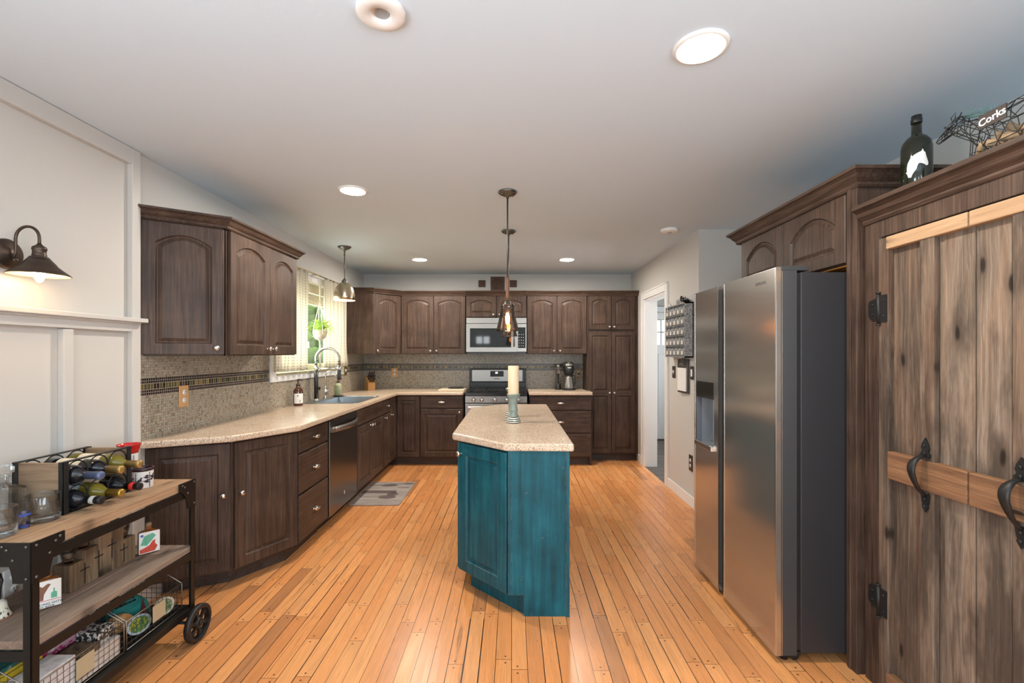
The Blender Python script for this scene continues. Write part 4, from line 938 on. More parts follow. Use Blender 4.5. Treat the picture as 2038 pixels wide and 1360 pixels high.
mb=MB(); mb.lathe([(.010,-.045),(.014,-.060),(.018,-.078),(.016,-.096),(.008,-.112),(.0005,-.116)],(.1375,0,0),20); mb.build('bulb',M_BULBW,t)
# ------------------------------------------------------------------ window dressing
def curtain_mat():
    g=G('dotted_curtain_cloth'); x,y,z=g.sep(g.obj()); fu=g.m('FRACT',g.m('DIVIDE',y,.021)); fv=g.m('FRACT',g.m('DIVIDE',z,.026))
    d=g.m('MULTIPLY',g.m('LESS_THAN',g.m('ABSOLUTE',g.m('SUBTRACT',fu,.5)),.13),g.m('LESS_THAN',g.m('ABSOLUTE',g.m('SUBTRACT',fv,.5)),.27))
    iu=g.white(g.comb(g.m('FLOOR',g.m('DIVIDE',y,.021)),1.0,0.0))[0]; dc=g.ramp(iu,[(0,(.45,.20,.17)),(.5,(.30,.30,.26)),(1,(.50,.33,.22))])
    c=g.mix(g.m('MULTIPLY',d,.75),(.74,.70,.60),dc); df=g.n('BsdfDiffuse'); tr=g.n('BsdfTranslucent'); mx=g.n('MixShader'); g.set(df.inputs[0],c); g.set(tr.inputs[0],c); mx.inputs[0].default_value=.5
    g.nt.links.new(df.outputs[0],mx.inputs[1]); g.nt.links.new(tr.outputs[0],mx.inputs[2]); g.nt.links.new(mx.outputs[0],g.out.inputs[0]); return g.mat
M_CURT=curtain_mat()
def curtain(y0,y1,label,ph,b0,b1):
    t=thing('curtain',label,'curtain',(-1.965,(y0+y1)/2,1.236),0,'curtains at the sink window'); ym=(y0+y1)/2; NU,NV=72,14; vs=[];fs=[]
    for j in range(NV+1):
        v=j/NV; z=v*.945; 
        for i in range(NU+1):
            u=i/NU; a=y0+(y1-y0)*u; b=b0+(b1-b0)*u; yy=b+(a-b)*min(1,v*1.1); amp=.013+.008*(1-v)
            x=amp*sin(2*pi*u*6.5+ph+.5*sin(3*v))+.004*sin(17*u+5*v); vs.append((x,yy-ym,z+.006*sin(9*u)*(1-v)))
    for j in range(NV):
        for i in range(NU): fs.append((j*(NU+1)+i,j*(NU+1)+i+1,(j+1)*(NU+1)+i+1,(j+1)*(NU+1)+i))
    mb=MB(); mb.add(vs,fs,True); o=mb.build('cloth',M_CURT,t,recalc=False); s=o.modifiers.new('hem','SOLIDIFY'); s.thickness=.0012
    return t
curtain(3.72,4.42,'cream dotted curtain half hidden behind the wall cabinet at the sink window',.4,3.76,4.40)
curtain(4.78,5.44,'cream dotted curtain on the far side of the sink window behind the dome pendant',1.3,4.76,5.46)
t=thing('curtain_rod','thin brass curtain rod across the top of the sink window','curtain rod',(-1.962,4.6,2.182))
mb=MB(); mb.cyl((0,-.90,0),(0,.87,0),.006,10); mb.ell((0,.875,0),(.012,.012,.012),10,8); mb.build('rod',M_BRASS,t)
for y in (-.66,.0,.80):
    mb=MB(); mb.tube([(-.047,y,0),(-.012,y,-.004),(0,y,-.010)],.004,8); mb.build('bracket',M_BRASS,t)
# macrame planter
PXY=(-1.938,4.625)
t=thing('hanging_planter','macrame hanging planter with a bright green fern in the sink window','hanging plant',(PXY[0],PXY[1],1.53))
M_ROPE=plain('cotton_rope',(.74,.68,.56),.8,0,.08,80)
mb=MB(); mb.lathe([(.0005,.0),(.030,.001),(.052,.018),(.064,.05),(.066,.085),(.064,.10),(.060,.10),(.060,.085),(.0005,.082)],n=28); mb.build('pot',plain('cream_pot',(.52,.46,.34),.5,0,.12,14),t)
mb=MB()
mb.tube([(-.027,0,.655),(-.014,0,.64),(-.004,0,.60),(0,0,.40)],.006,8); mb.tube([(.004,.006,.62),(.004,.004,.38)],.005,8)
for k in range(4):
    a=pi/4+k*pi/2; mb.tube([(0,0,.40),(.03*cos(a),.03*sin(a),.26),(.067*cos(a),.067*sin(a),.10),(.068*cos(a),.068*sin(a),.06)],.0042,6)
    for s in (-1,1):
        b=a+s*pi/4; mb.tube([(.068*cos(a),.068*sin(a),.06),(.055*cos(b),.055*sin(b),.018),(0,0,-.012)],.0035,6)
mb.ell((0,0,-.015),(.010,.010,.016),10,8); rr=random.Random(3)
for k in range(9): mb.tube([(0,0,-.02),(rr.uniform(-.008,.008),rr.uniform(-.008,.008),-.15),(rr.uniform(-.012,.012),rr.uniform(-.012,.012),-.29-rr.random()*.02)],.0028,5)
mb.build('rope_hanger',M_ROPE,t)
mb=MB(); rr=random.Random(11)
for k in range(34):
    a=rr.uniform(0,2*pi); L=rr.uniform(.09,.165); up=rr.uniform(.05,.13); drop=rr.uniform(-.02,.09); P=[]
    for i in range(9):
        q=i/8; r=.02+L*q*.72; P.append(Vector((r*cos(a),r*sin(a),.085+up*sin(pi*min(1,q*.85))-drop*q*q)))
    mb.tube(P,.0011,4)
    for i in range(1,9):
        d=(P[i]-P[i-1]).normalized(); sdir=d.cross(Vector((0,0,1))).normalized(); l=.022*(1-.75*i/9)+.005
        for s in (-1,1):
            b=P[i]; tip=b+sdir*s*l+d*l*.5+Vector((0,0,-.003)); w=d*.0055
            mb.add([b-w,b+w,tip+w*.3,tip-w*.3],[(0,1,2,3)])
fern=plain('fern_green',(.30,.50,.05),.5,0,.35,30); fo=mb.build('fern',fern,t,recalc=False)
# ------------------------------------------------------------------ worktop objects
ZW=.9145
def soap(loc,label,glassm,labelled,h=1.0):
    t=thing('soap_bottle',label,'soap bottle',loc); r=.040
    mb=MB(); mb.lathe([(.0005,0),(r*.93,0),(r,.006),(r,.130*h),(r*.93,.145*h),(r*.62,.162*h),(.017,.170*h),(.017,.182*h)],n=28); mb.build('bottle',glassm,t)
    mb=MB(); mb.lathe([(.0185,.178*h),(.0185,.196*h),(.012,.200*h),(.006,.204*h),(.006,.232*h)],n=18); mb.tube([(0,0,.228*h),(0,0,.240*h)],.011,12); mb.tube([(-.008,0,.238*h),(.02,0,.240*h),(.042,-.004,.232*h)],.0055,8); mb.build('pump',plain('pump_dark_brown',(.03,.018,.014),.3) if 'pump_dark_brown' not in MAT else MAT['pump_dark_brown'],t)
    return t
M_AMB=plain('amber_bottle',(.075,.022,.008),.07,0,.05,spec=.6)
t=soap((-1.955,4.19,ZW),'amber pump soap bottle with a white label left of the sink',M_AMB,True)
mb=MB(); n=14; a0=-2.05; a1=.15
Ls=[[(.0408*cos(a0+(a1-a0)*i/n),.0408*sin(a0+(a1-a0)*i/n),z) for i in range(n+1)] for z in (.022,.112)]
mb.loops(Ls,False,False,False,True); lb=mb.build('label',M_PAPER,t,recalc=False)
def cyl_patch(pts,r,th0,M=None,kz=1): return [(r*cos(th0+u/r),r*sin(th0+u/r),z) for u,z in pts]
vd=atan2(-4.19,1.955)
mb=MB(); P=[(.006*cos(2*pi*i/14)-.004,.006*sin(2*pi*i/14)+.092) for i in range(14)]; mb.add(cyl_patch(P,.0412,vd),[tuple(range(14))])
o1=[(.0065*cos(2*pi*i/18)+.016,.011*sin(2*pi*i/18)+.042) for i in range(18)]; o2=[(.004*cos(2*pi*i/18)+.016,.008*sin(2*pi*i/18)+.042) for i in range(18)]
mb.loops([cyl_patch(o1,.0412,vd),cyl_patch(o2,.0412,vd)],False,False,True,False)
mb.build('print',M_INK,lb,recalc=False)
t=soap((-1.905,5.02,ZW+.018),'clear pump bottle of pale green soap on a dark dish beyond the sink',plain('green_soap_bottle',(.36,.38,.22),.1,0,.35,30),False,.78)
t=thing('soap_dish','dark scalloped soap dish beneath the green soap bottle','soap dish',(-1.905,5.02,ZW))
mb=MB(); L1=[];L2=[];L3=[]
for i in range(40):
    a=2*pi*i/40; w=1+.07*sin(a*8); L1.append((.030*cos(a),.030*sin(a),0)); L2.append((.062*w*cos(a),.048*w*sin(a),.017)); L3.append((.045*w*cos(a),.036*w*sin(a),.012))
mb.sm=True; mb.loops([L1,L2,L3],True,True); mb.build('dish',plain('dark_pottery',(.045,.04,.03),.35,0,.4,60),t)
# knife block
t=thing('knife_block','orange wood knife block with black handled knives in the back left corner','knife block',(-1.865,6.02,ZW),radians(-52))
mb=MB(); mb.prism_y([(-.085,0),(.058,0),(.058,.088),(-.018,.172),(-.040,.160)],-.048,.048); mb.build('block',M_KBLOCK,t,bevel=.003)
for k,(u,v,L) in enumerate(((.15,-.030,.12),(.15,0,.11),(.15,.030,.12),(.5,-.030,.10),(.5,-.005,.095),(.5,.028,.10),(.82,-.025,.08),(.82,.0,.08),(.82,.026,.08))):
    bx,bz=.058-.076*(1-u),.088+.084*(1-u); mb=MB(); d=Vector((.74,0,.67)); p0=Vector((bx,v,bz)); q=d.to_track_quat('Z','Y').to_matrix().to_4x4(); mb.M=Matrix.Translation(p0)@q
    mb.lathe([(.006,.0),(.009,.012),(.0085,L*.6),(.011,L*.92),(.007,L)],n=10,sx=1.0,sy=.75); kn=mb.build('knife',M_BLACK,t)
# cutting board and trivet
t=thing('cutting_board','cream cutting board lying on the counter left of the range','cutting board',(-.775,5.95,ZW)); mb=MB(); mb.box(-.165,.165,-.135,.16,.001,.016); mb.build('board',plain('cream_board',(.76,.63,.47),.45,0,.06,12),t,bevel=.006)
t=thing('trivet','black cast iron scroll trivet lying on the cream cutting board','trivet',(-.735,6.02,ZW+.017)); mb=MB()
mb.tube([(.10*cos(2*pi*i/32),.075*sin(2*pi*i/32),.008) for i in range(32)],.006,8,True)
for k in range(6):
    a=2*pi*k/6; mb.tube([(.055*cos(a)+.028*cos(b),.04*sin(a)+.022*sin(b),.008) for b in [2*pi*i/14 for i in range(14)]],.0045,6,True)
mb.ell((0,0,.008),(.02,.016,.007),12,8); mb.build('scrolls',M_IRON,t)
# coffee maker
t=thing('coffee_maker','black drip coffee maker with a steel carafe on the right counter','coffee maker',(.740,5.98,ZW))
mb=MB(); mb.lathe([(.0005,0),(.088,0),(.090,.006),(.090,.014),(.084,.018),(.0005,.018)],n=36); mb.build('base',M_BLACK,t)
mb=MB(); mb.lathe([(.0005,.019),(.074,.019),(.076,.028),(.073,.07),(.060,.12),(.050,.165),(.046,.180)],n=36); mb.build('carafe',M_STEEL,t)
mb=MB(); mb.lathe([(.046,.180),(.050,.186),(.050,.200),(.030,.206)],n=28); mb.tube([(.046,0,.195),(.085,-.01,.185),(.088,-.01,.11),(.070,-.005,.06)],.008,10); mb.build('carafe_handle',M_BLACK,t)
mb=MB(); mb.lathe([(.040,.208),(.058,.214),(.064,.235),(.064,.330),(.060,.334)],n=36); mb.box(-.045,.045,.03,.095,.015,.345); mb.build('brew_head',M_BLACK,t)
mb=MB(); mb.lathe([(.0645,.316),(.0645,.342),(.060,.346)],n=36,cap=False); mb.build('steel_band',M_STEEL,t); mb=MB(); mb.lathe([(.061,.344),(.060,.356),(.050,.364),(.0005,.364)],n=32); mb.build('lid',M_BLACK,t)
mb=MB(); mb.box(-.022,.022,-.0655,-.060,.288,.296); mb.build('badge',M_WHITE,t)
mb=MB(); mb.tube([(.045,.07,.03),(.10,.08,.06),(.135,.12,.13),(.170,.245,.20)],.0035,8); mb.box(.155,.185,.245,.278,.185,.215); mb.build('power_cord',M_BLACK,t)
t=thing('coffee_grinder','tall clear coffee grinder with black base beside the coffee maker','coffee grinder',(.612,6.05,ZW))
mb=MB(); mb.lathe([(.0005,0),(.042,0),(.042,.012),(.037,.03),(.037,.075),(.032,.085),(.0005,.085)],n=28); mb.build('base',M_BLACK,t)
mb=MB(); mb.lathe([(.032,.086),(.036,.12),(.026,.15),(.036,.19),(.038,.30)],n=28,cap=False); mb.build('glass_body',M_SHADE,t,recalc=False)
mb=MB(); mb.lathe([(.040,.298),(.041,.302),(.041,.330),(.036,.338),(.0005,.338)],n=28); mb.build('lid',M_STEEL,t)
mb=MB(); mb.lathe([(.012,.086),(.012,.19),(.022,.20),(.022,.21)],n=12); mb.build('burr_shaft',M_BLACK,t)
# candle and holders on the island
ZI=.9165
def stripes():
    g=G('striped_glaze'); x,y,z=g.sep(g.obj()); f=g.m('FRACT',g.m('DIVIDE',g.m('ADD',z,g.m('MULTIPLY',g.noise(g.obj(),40,2),.003)),.0125)); g.p(col=g.mix(g.m('GREATER_THAN',f,.5),(.025,.03,.028),(.62,.64,.56)),rough=.25); return g.mat
M_STRIPE=stripes(); M_CELA=plain('celadon_glaze',(.20,.245,.21),.22,0,.25,45)
HB=[(.0005,0),(.050,0),(.052,.006),(.049,.013),(.045,.019),(.043,.026),(.040,.033),(.036,.038),(.032,.043)]
HC=[(.031,.040),(.027,.048),(.026,.075),(.028,.083),(.030,.088),(.028,.093),(.026,.10),(.0265,.135),(.031,.150),(.029,.158),(.035,.172),(.046,.190),(.047,.197),(.043,.197),(.036,.186),(.0005,.184)]
def holder(loc,label,kz):
    t=thing('candle_holder',label,'candle holder',loc); mb=MB(T()@Matrix.Diagonal((1,1,1,1))); mb.lathe(HB,n=32); mb.build('base',M_STRIPE,t)
    mb=MB(); mb.lathe([(r,.043+(z-.043)*kz if z>.043 else z) for r,z in HC],n=32); mb.build('stem',M_CELA,t); return t
holder((.010,3.15,ZI),'celadon ceramic candle holder with striped foot carrying the ivory candle on the island',1.0)
holder((.000,3.42,ZI),'matching celadon candle holder without a candle, half hidden behind the ivory candle',1.12)
t=thing('pillar_candle','tall ivory pillar candle standing in the holder on the island','candle',(.010,3.15,ZI+.1845))
mb=MB(); mb.lathe([(.0005,0),(.036,0),(.0375,.004),(.0375,.200),(.034,.205),(.012,.203),(.0005,.202)],n=36); mb.build('wax',M_WAX,t)
mb=MB(); mb.tube([(0,0,.20),(.001,0,.208),(.003,0,.214)],.0012,6); mb.build('wick',M_INK,t)
# kitchen mat
def matmat():
    g=G('grey_plank_mat'); x,y,z=g.sep(g.pos()); n=g.noise(g.vm('MULTIPLY',g.pos(),(6,60,1)),1,4); f=g.m('FRACT',g.m('DIVIDE',y,.12)); w=g.white(g.comb(g.m('FLOOR',g.m('DIVIDE',y,.12)),0,0))[0]
    c=g.ramp(g.m('MULTIPLY_ADD',w,.2,g.m('MULTIPLY',n,.8)),[(.25,(.20,.165,.145)),(.6,(.36,.31,.275)),(.85,(.44,.39,.35))]); c=g.mix(g.m('LESS_THAN',f,.04),c,(.16,.13,.115)); g.p(col=c,rough=.6); return g.mat
t=thing('kitchen_mat','grey kitchen mat printed with utensils in front of the sink cabinet','mat',(-1.26,4.55,0))
mb=MB(); mb.prism([(a+1.26,b-4.55) for a,b,_ in rl(-1.50,-1.03,4.18,4.92,0,.025,4)],.001,.012); mm=mb.build('mat',matmat(),t,bevel=.003)
mb=MB()
def flat(pts): mb.prism([(x,y) for x,y in pts],.0118,.0128)
def blob(cx,cy,rx,ry,n=20): flat([(cx+rx*cos(2*pi*i/n),cy+ry*sin(2*pi*i/n)) for i in range(n)])
blob(-.02,.24,.085,.045); flat([(-.22,.232),(-.10,.232),(-.10,.25),(-.22,.25)])
blob(.17,.30,.055,.028); flat([(-.03,.293),(.12,.293),(.12,.307),(-.03,.307)])
flat([(-.23,-.03),(.12,-.03),(.10,.06),(-.23,.06)]); blob(.09,-.06,.055,.05); blob(.06,-.15,.085,.055); flat([(-.20,-.155),(-.02,-.155),(-.02,-.142),(-.20,-.142)])
flat([(.08,.165),(.20,.160),(.20,.185),(.08,.175)])
mb.build('utensil_print',plain('mat_print_brown',(.115,.085,.08),.6,0,.15,20),mm)
# ------------------------------------------------------------------ outlets and switches
def plate(name,label,cat,loc,rz,pm,kind,w=.075,h=.125,slotm=None):
    t=thing(name,label,cat,loc,rz); mb=MB(); mb.box(-w/2,w/2,-.009,-.001,-h/2,h/2); mb.build('cover_plate',pm,t,bevel=.004)
    if kind=='outlet':
        for z in (.024,-.024):
            mb=MB(); mb.lathe([(.0165,0),(.0165,.0035),(.0005,.0036)],(0,-.009,z),20,R(pi/2,'X')); r=mb.build('receptacle',M_WHITE,t)
            mb=MB(); mb.box(-.0065,-.0045,-.0132,-.012,z-.001,z+.009); mb.box(.0045,.0065,-.0132,-.012,z-.001,z+.009); mb.cyl((0,-.0132,z-.008),(0,-.012,z-.008),.0025,8); mb.build('slots',M_INK,r)
    elif kind=='toggle':
        mb=MB(); mb.box(-.005,.005,-.020,-.009,-.006,.012); mb.build('toggle',M_WHITE,t,bevel=.002)
        mb=MB(); mb.box(-.009,.009,-.0095,-.0085,-.018,.018); mb.build('toggle_slot',M_WHITE,t)
    elif kind=='rocker':
        mb=MB(); mb.box(-.016,.016,-.013,-.008,-.033,.033); mb.build('rocker',M_WHITE,t,bevel=.002)
    return t
M_DKPL=plain('dark_bronze_plate',(.075,.055,.045),.4,.5)
plate('wall_outlet','oak framed outlet on the mosaic tile above the angled counter end','outlet',(XL+.008,2.815,1.128),RP,M_PLATEW,'outlet',.080,.132)
plate('wall_outlet','oak framed outlet on the back tile between knife block and cutting board','outlet',(-1.605,YB-.008,1.13),0,M_PLATEW,'outlet',.080,.120)
plate('wall_outlet','dark brass outlet plate behind the coffee maker cord','outlet',(.905,YB-.008,1.115),0,plain('aged_brass_plate',(.20,.12,.045),.4,.5),'outlet',.085,.125)
plate('wall_switch','brass switch plate on the tile right of the sink window','switch plate',(XL+.008,5.545,1.185),RP,M_BRASS,'toggle',.10,.115)
plate('wall_switch','dark switch plate with a toggle left of the hanging clipboard','switch plate',(XR,4.60,1.205),RM,M_DKPL,'toggle',.080,.12)
plate('wall_switch','dark switch plate with a white rocker right of the hanging clipboard','switch plate',(XR,4.135,1.215),RM,M_DKPL,'rocker',.080,.12)
plate('wall_outlet','dark outlet plate low on the wall left of the refrigerator','outlet',(XR,4.165,.395),RM,M_DKPL,'outlet',.080,.145)
plate('wall_outlet','white outlet plate low on the wainscot behind the bar cart','outlet',(XL+.001,1.86,.46),RP,M_WHITE,'outlet',.078,.122)
# carved plaques above the range
def plaque(x,label,w,z):
    t=thing('wall_plaque',label,'wall plaque',(x,YB,z)); mb=MB(); h=w/2; mb.box(-h,h,-.018,-.001,-h,h); p=mb.build('board',M_PLAQUE,t,bevel=.004)
    mb=MB()
    for rr_ in (.80,.66):
        mb.tube([(h*rr_*cos(2*pi*i/28),-.018,h*rr_*sin(2*pi*i/28)) for i in range(28)],h*.045,6,True)
    for k in range(8):
        a=2*pi*k/8; mb.tube(bez((h*.12*cos(a),-.019,h*.12*sin(a)),(h*.42*cos(a+.5),-.021,h*.42*sin(a+.5)),(h*.60*cos(a+.25),-.018,h*.60*sin(a+.25)),6),h*.055,6)
    mb.ell((0,-.018,0),(h*.16,.006,h*.16),12,8); mb.build('carving',M_PLAQUE,t)
plaque(-.410,'small dark carved plaque left of the large one above the range cabinets',.094,2.345)
plaque(-.196,'large square carved wooden plaque on the wall above the range cabinets',.190,2.345)
plaque(.018,'small dark carved plaque behind the pendant rods right of the large one',.096,2.345)
# ------------------------------------------------------------------ wall organiser by the doorway
t=thing('wall_organizer','galvanised metal organiser of twenty five little drawers on the wall by the hall doorway','organizer',(1.546,4.63,1.354),RM)
OW,OH,OD=.52,.50,.082
mb=MB(); mb.box(0,OW,.004,OD,0,.012); mb.box(0,OW,.004,OD,OH-.012,OH); mb.box(0,.012,.004,OD,0,OH); mb.box(OW-.012,OW,.004,OD,0,OH); mb.box(0,OW,OD-.008,OD,0,OH)
for k in range(1,5): mb.box(.012,OW-.012,.006,OD,.012+k*.095-.003,.012+k*.095+.001); mb.box(.012+k*.0992-.0015,.012+k*.0992+.0015,.006,OD,.012,OH-.012)
mb.build('case',M_GALV,t)
dw,dh=.094,.074
mb=MB(); mb.prism_y([(0,0),(dw,0),(dw,dh),(dw*.68,dh),(dw*.5,dh-.030),(dw*.32,dh),(0,dh)],0,.004); mb.box(0,dw,.004,.07,0,.003); mb.box(0,.002,.004,.07,0,dh); mb.box(dw-.002,dw,.004,.07,0,dh)
dp=mb.build('drawer',M_GALV,t); mb=MB(); mb.box(dw*.30,dw*.70,-.0022,-.0005,.012,.044); lc=mb.build('label_card',M_PAPER,dp)
mb=MB(); x0,x1,z0,z1=dw*.26,dw*.74,.009,.047
mb.box(x0,x1,-.003,-.0003,z0-.003,z0); mb.box(x0-.003,x0,-.003,-.0003,z0-.003,z1); mb.box(x1,x1+.003,-.003,-.0003,z0-.003,z1); mb.build('card_holder',M_PEWTER,dp)
for r in range(5):
    for c in range(5):
        o=dp if (r,c)==(0,0) else copy_tree(dp,parent=t); o.location=(.0148+c*.0992,.002,.014+r*.095)
TZ=1.354+OH
t=thing('cat_figurine','small black cat figurine on the near end of the metal organiser','figurine',(1.588,4.185,TZ),radians(200)); mb=MB(); mb.ell((0,0,.020),(.042,.028,.020),14,10); mb.ell((.030,.012,.026),(.021,.018,.017),12,8)
for s in (-1,1): mb.lathe([(.008,0),(.0005,.018)],(.030+s*.010,.014,.037),8)
mb.tube([(-.04,0,.014),(-.05,-.02,.012),(-.03,-.032,.010)],.005,8); mb.build('body',M_BLACK,t); mb=MB(); mb.ell((.022,.030,.029),(.004,.003,.004),8,6); mb.ell((.037,.029,.029),(.004,.003,.004),8,6); mb.build('eyes',M_WHITE,t)
t=thing('iron_ornament','black iron flower ornament on the metal organiser left of the cat','ornament',(1.588,4.30,TZ)); mb=MB(); mb.lathe([(.022,0),(.020,.004),(.004,.008),(.003,.04)],n=16)
for k in range(6):
    a=2*pi*k/6; mb.ell((.0,.017*cos(a),.052+.017*sin(a)),(.008,.011,.011),10,8)
mb.ell((0,0,.052),(.011,.010,.010),10,8); mb.build('flower',M_BLACK,t)
t=thing('card_stand','small wire card stand on top of the metal organiser','card stand',(1.588,4.385,TZ),RM); mb=MB(); 
for z in (.004,.027,.050): mb.tube([(-.04,0,z),(.04,0,z)],.002,6)
for x in (-.04,-.013,.013,.04): mb.tube([(x,0,.002),(x,0,.052)],.002,6)
mb.box(-.035,.035,.001,.003,.006,.048); mb.box(-.04,.04,-.012,.014,0,.003); mb.build('grid',M_GALV,t)
t=thing('ribbon_bow','pale ribbon bow hanging over the far corner of the metal organiser','bow',(1.560,4.545,TZ)); mb=MB()
for s in (-1,1): mb.tube([(0,0,.008),(0,s*.03,.028),(0,s*.048,.016),(0,s*.03,.004),(0,0,.008)],.006,8)
mb.ell((0,0,.008),(.008,.009,.008),10,8); mb.tube([(-.006,0,.008),(-.022,-.012,.004),(-.027,-.016,-.05)],.004,6); mb.tube([(-.004,.0,.010),(-.012,.03,.035)],.004,6); mb.build('ribbon',M_PAPER,t)
t=thing('clipboard','dark clipboard with a white notepad hanging below the metal organiser','clipboard',(1.598,4.430,1.020),RM+radians(3)); mb=MB(); mb.box(0,.235,.002,.010,0,.318); mb.build('board',plain('board_dark',(.06,.055,.05),.5),t,bevel=.003)
mb=MB(); mb.box(.022,.205,-.008,.002,.018,.235); mb.build('notepad',M_PAPER,t,bevel=.001)
mb=MB(); mb.prism_y([(.055,.238),(.180,.238),(.168,.270),(.150,.285),(.085,.285),(.067,.270)],-.010,.003); mb.tube(arc((.117,-.004,.290),.022,0,pi,(1,0,0),(0,0,1),10),.003,6); mb.build('clip',M_NICKEL,t); mb=MB(); mb.tube([(.08,.012,.318),(.117,.012,.336),(.155,.012,.318)],.0022,6); mb.build('hanging_wire',M_PEWTER,t)
# ------------------------------------------------------------------ on top of the pantry cupboard
ZQ=1.9755
t=thing('wine_bottle','dark green bottle with a white horse head print above the barn door cupboard','bottle',(1.62,1.835,ZQ))
mb=MB(); mb.lathe([(.0005,0),(.045,0),(.050,.006),(.050,.235),(.046,.258),(.034,.276),(.020,.287),(.017,.295),(.0165,.340)],n=36); mb.build('body',plain('dark_green_bottle',(.010,.012,.006),.06,0,.03,spec=.6),t)
mb=MB(); mb.lathe([(.0175,.335),(.0185,.340),(.0185,.352),(.017,.354),(.017,.366),(.0005,.366)],n=24); mb.build('collar',M_BLACK,t)
th=atan2(-1.835,-1.62); HS=[(-26,112),(-30,128),(-31,150),(-28,168),(-20,184),(-8,196),(4,202),(14,206),(19,216),(22,205),(27,200),(29,190),(33,176),(38,160),(37,151),(31,148),(24,154),(14,160),(6,160),(2,150),(0,140),(-6,132),(-12,122),(-16,110)]
mb=MB(); P=[(a*.001,b*.001) for a,b in HS]; mb.add(*scan_patch(P,lambda u,z: cyl_patch([(u,z)],.0505,th)[0],.0012,.004)); mb.build('horse_print',M_PAPER,t,recalc=False)
t=thing('wire_horse','bronze wire horse cork holder on top of the barn door cupboard','cork holder',(1.62,1.50,ZQ))
M_WIRE=plain('verdigris_wire',(.045,.042,.036),.5,.6,.5,30); M_VERD=plain('verdigris_patch',(.10,.20,.18),.6,.3,.4,60)
RG=[(-.205,.175,.030,.022),(-.17,.165,.055,.040),(-.12,.155,.076,.050),(-.06,.152,.076,.052),(0,.150,.074,.050),(.045,.155,.070,.046),(.085,.170,.062,.036),(.115,.200,.044,.026),(.145,.230,.030,.019),(.168,.246,.027,.017),(.188,.243,.024,.015),(.208,.231,.017,.012),(.228,.222,.013,.010)]
mb=MB(); rr=random.Random(5)
def ringpt(i,k,n=10,j=.0):
    y,z,rz,rx=RG[i]; a=2*pi*k/n; return (rx*cos(a),y+rr.uniform(-j,j)+(.012*sin(a) if i<8 else -.012*sin(a)),z+rz*sin(a))
pts=[[ringpt(i,k,10,.006) for k in range(10)] for i in range(len(RG))]
for i in range(len(RG)):
    mb.tube(pts[i],.0014,5,True)
for k in range(10):
    mb.tube([pts[i][k] for i in range(len(RG))],.0015,5)
for i in range(6):
    for k in range(10):
        if rr.random()<.6: mb.tube([pts[i][k],pts[i+1][(k+1)%10]],.0013,5)
        if rr.random()<.3: mb.tube([pts[i][k],pts[i+1][(k-1)%10]],.0013,5)
mb.build('wire_body',M_WIRE,t)
for s,y0,yb in ((-1,.066,.098),(1,.060,.050),(-1,-.15,-.17),(1,-.15,-.12)):
    mb=MB()
    for k in range(5):
        a=2*pi*k/5; mb.tube([(s*.026+.014*cos(a),y0+.022*sin(a),.158),(s*.03+.009*cos(a),(y0+yb)/2+.010*sin(a),.06),(s*.03+.006*cos(a),yb+.007*sin(a),.002)],.0013,5)
    for q in (.2,.5,.8): mb.tube([(s*.03+(.014-.008*q)*cos(2*pi*i/10),y0+(yb-y0)*q+(.018-.010*q)*sin(2*pi*i/10),.125*(1-q)+.002) for i in range(10)],.0013,5,True)
    mb.build('leg',M_WIRE,t)
mb=MB()
for k in range(13):
    q=k/12; y=.137-.095*q; z=.256-.034*q+.004*sin(pi*q); mb.tube([(0,y,z),(0,y-.014,z+.024+.004*sin(k))],[.0016,.0009],5)
mb.tube([(0,.140,.256),(0,.10,.246),(0,.06,.232),(0,.03,.224)],.0035,6); mb.build('mane',M_VERD,t)
for s in (-1,1):
    mb=MB(); b=Vector((s*.008,.178,.263)); mb.tube([b,b+Vector((s*.006,-.002,.012)),b+Vector((s*.003,-.016,.026)),b+Vector((-s*.002,-.010,.010))],.0018,5,True); mb.build('ear',M_WIRE,t)
    mb=MB(); mb.ell((s*.014,.199,.252),(.004,.004,.004),8,6); mb.build('eye',M_WIRE,t)
mb=MB(); mb.tube([(0,-.205,.19),(0,-.235,.17),(.005,-.25,.11),(.004,-.245,.06)],[.004,.006,.006,.002],6); mb.build('tail',M_VERD,t)
mb=MB(); mb.box(-.062,-.058,-.055,.030,.160,.206); sg=mb.build('sign',plain('sign_brown',(.05,.035,.028),.6),t)
MX=T(-.0627,-.0125,.182)@R(-pi/2)@R(radians(-6),'Y')@UP
text_mesh('Corks',.034,.0006,MX,'lettering',M_PAPER,sg,bold=.0006)
M_CORK=plain('cork',(.34,.22,.12),.8,0,.25,120); rr=random.Random(9); c0=None
for k in range(13):
    y=1.50-.13+.190*(k/12); z=ZQ+.112+.020*(k%3); x=1.62+(-.022,0.004,.022)[k%3]
    if c0 is None:
        mb=MB(); mb.lathe([(.0005,-.022),(.0108,-.022),(.0115,-.020),(.0115,.020),(.0108,.022),(.0005,.022)],n=14); c0=mb.build('cork',M_CORK,None); tag(c0,'wine cork held inside the wire horse','cork','corks in the wire horse'); o=c0
    else: o=c0.copy(); COL.objects.link(o)
    o.location=(x,y,z); o.rotation_euler=(rr.uniform(.5,2.4),rr.uniform(-.6,.6),rr.uniform(0,6))
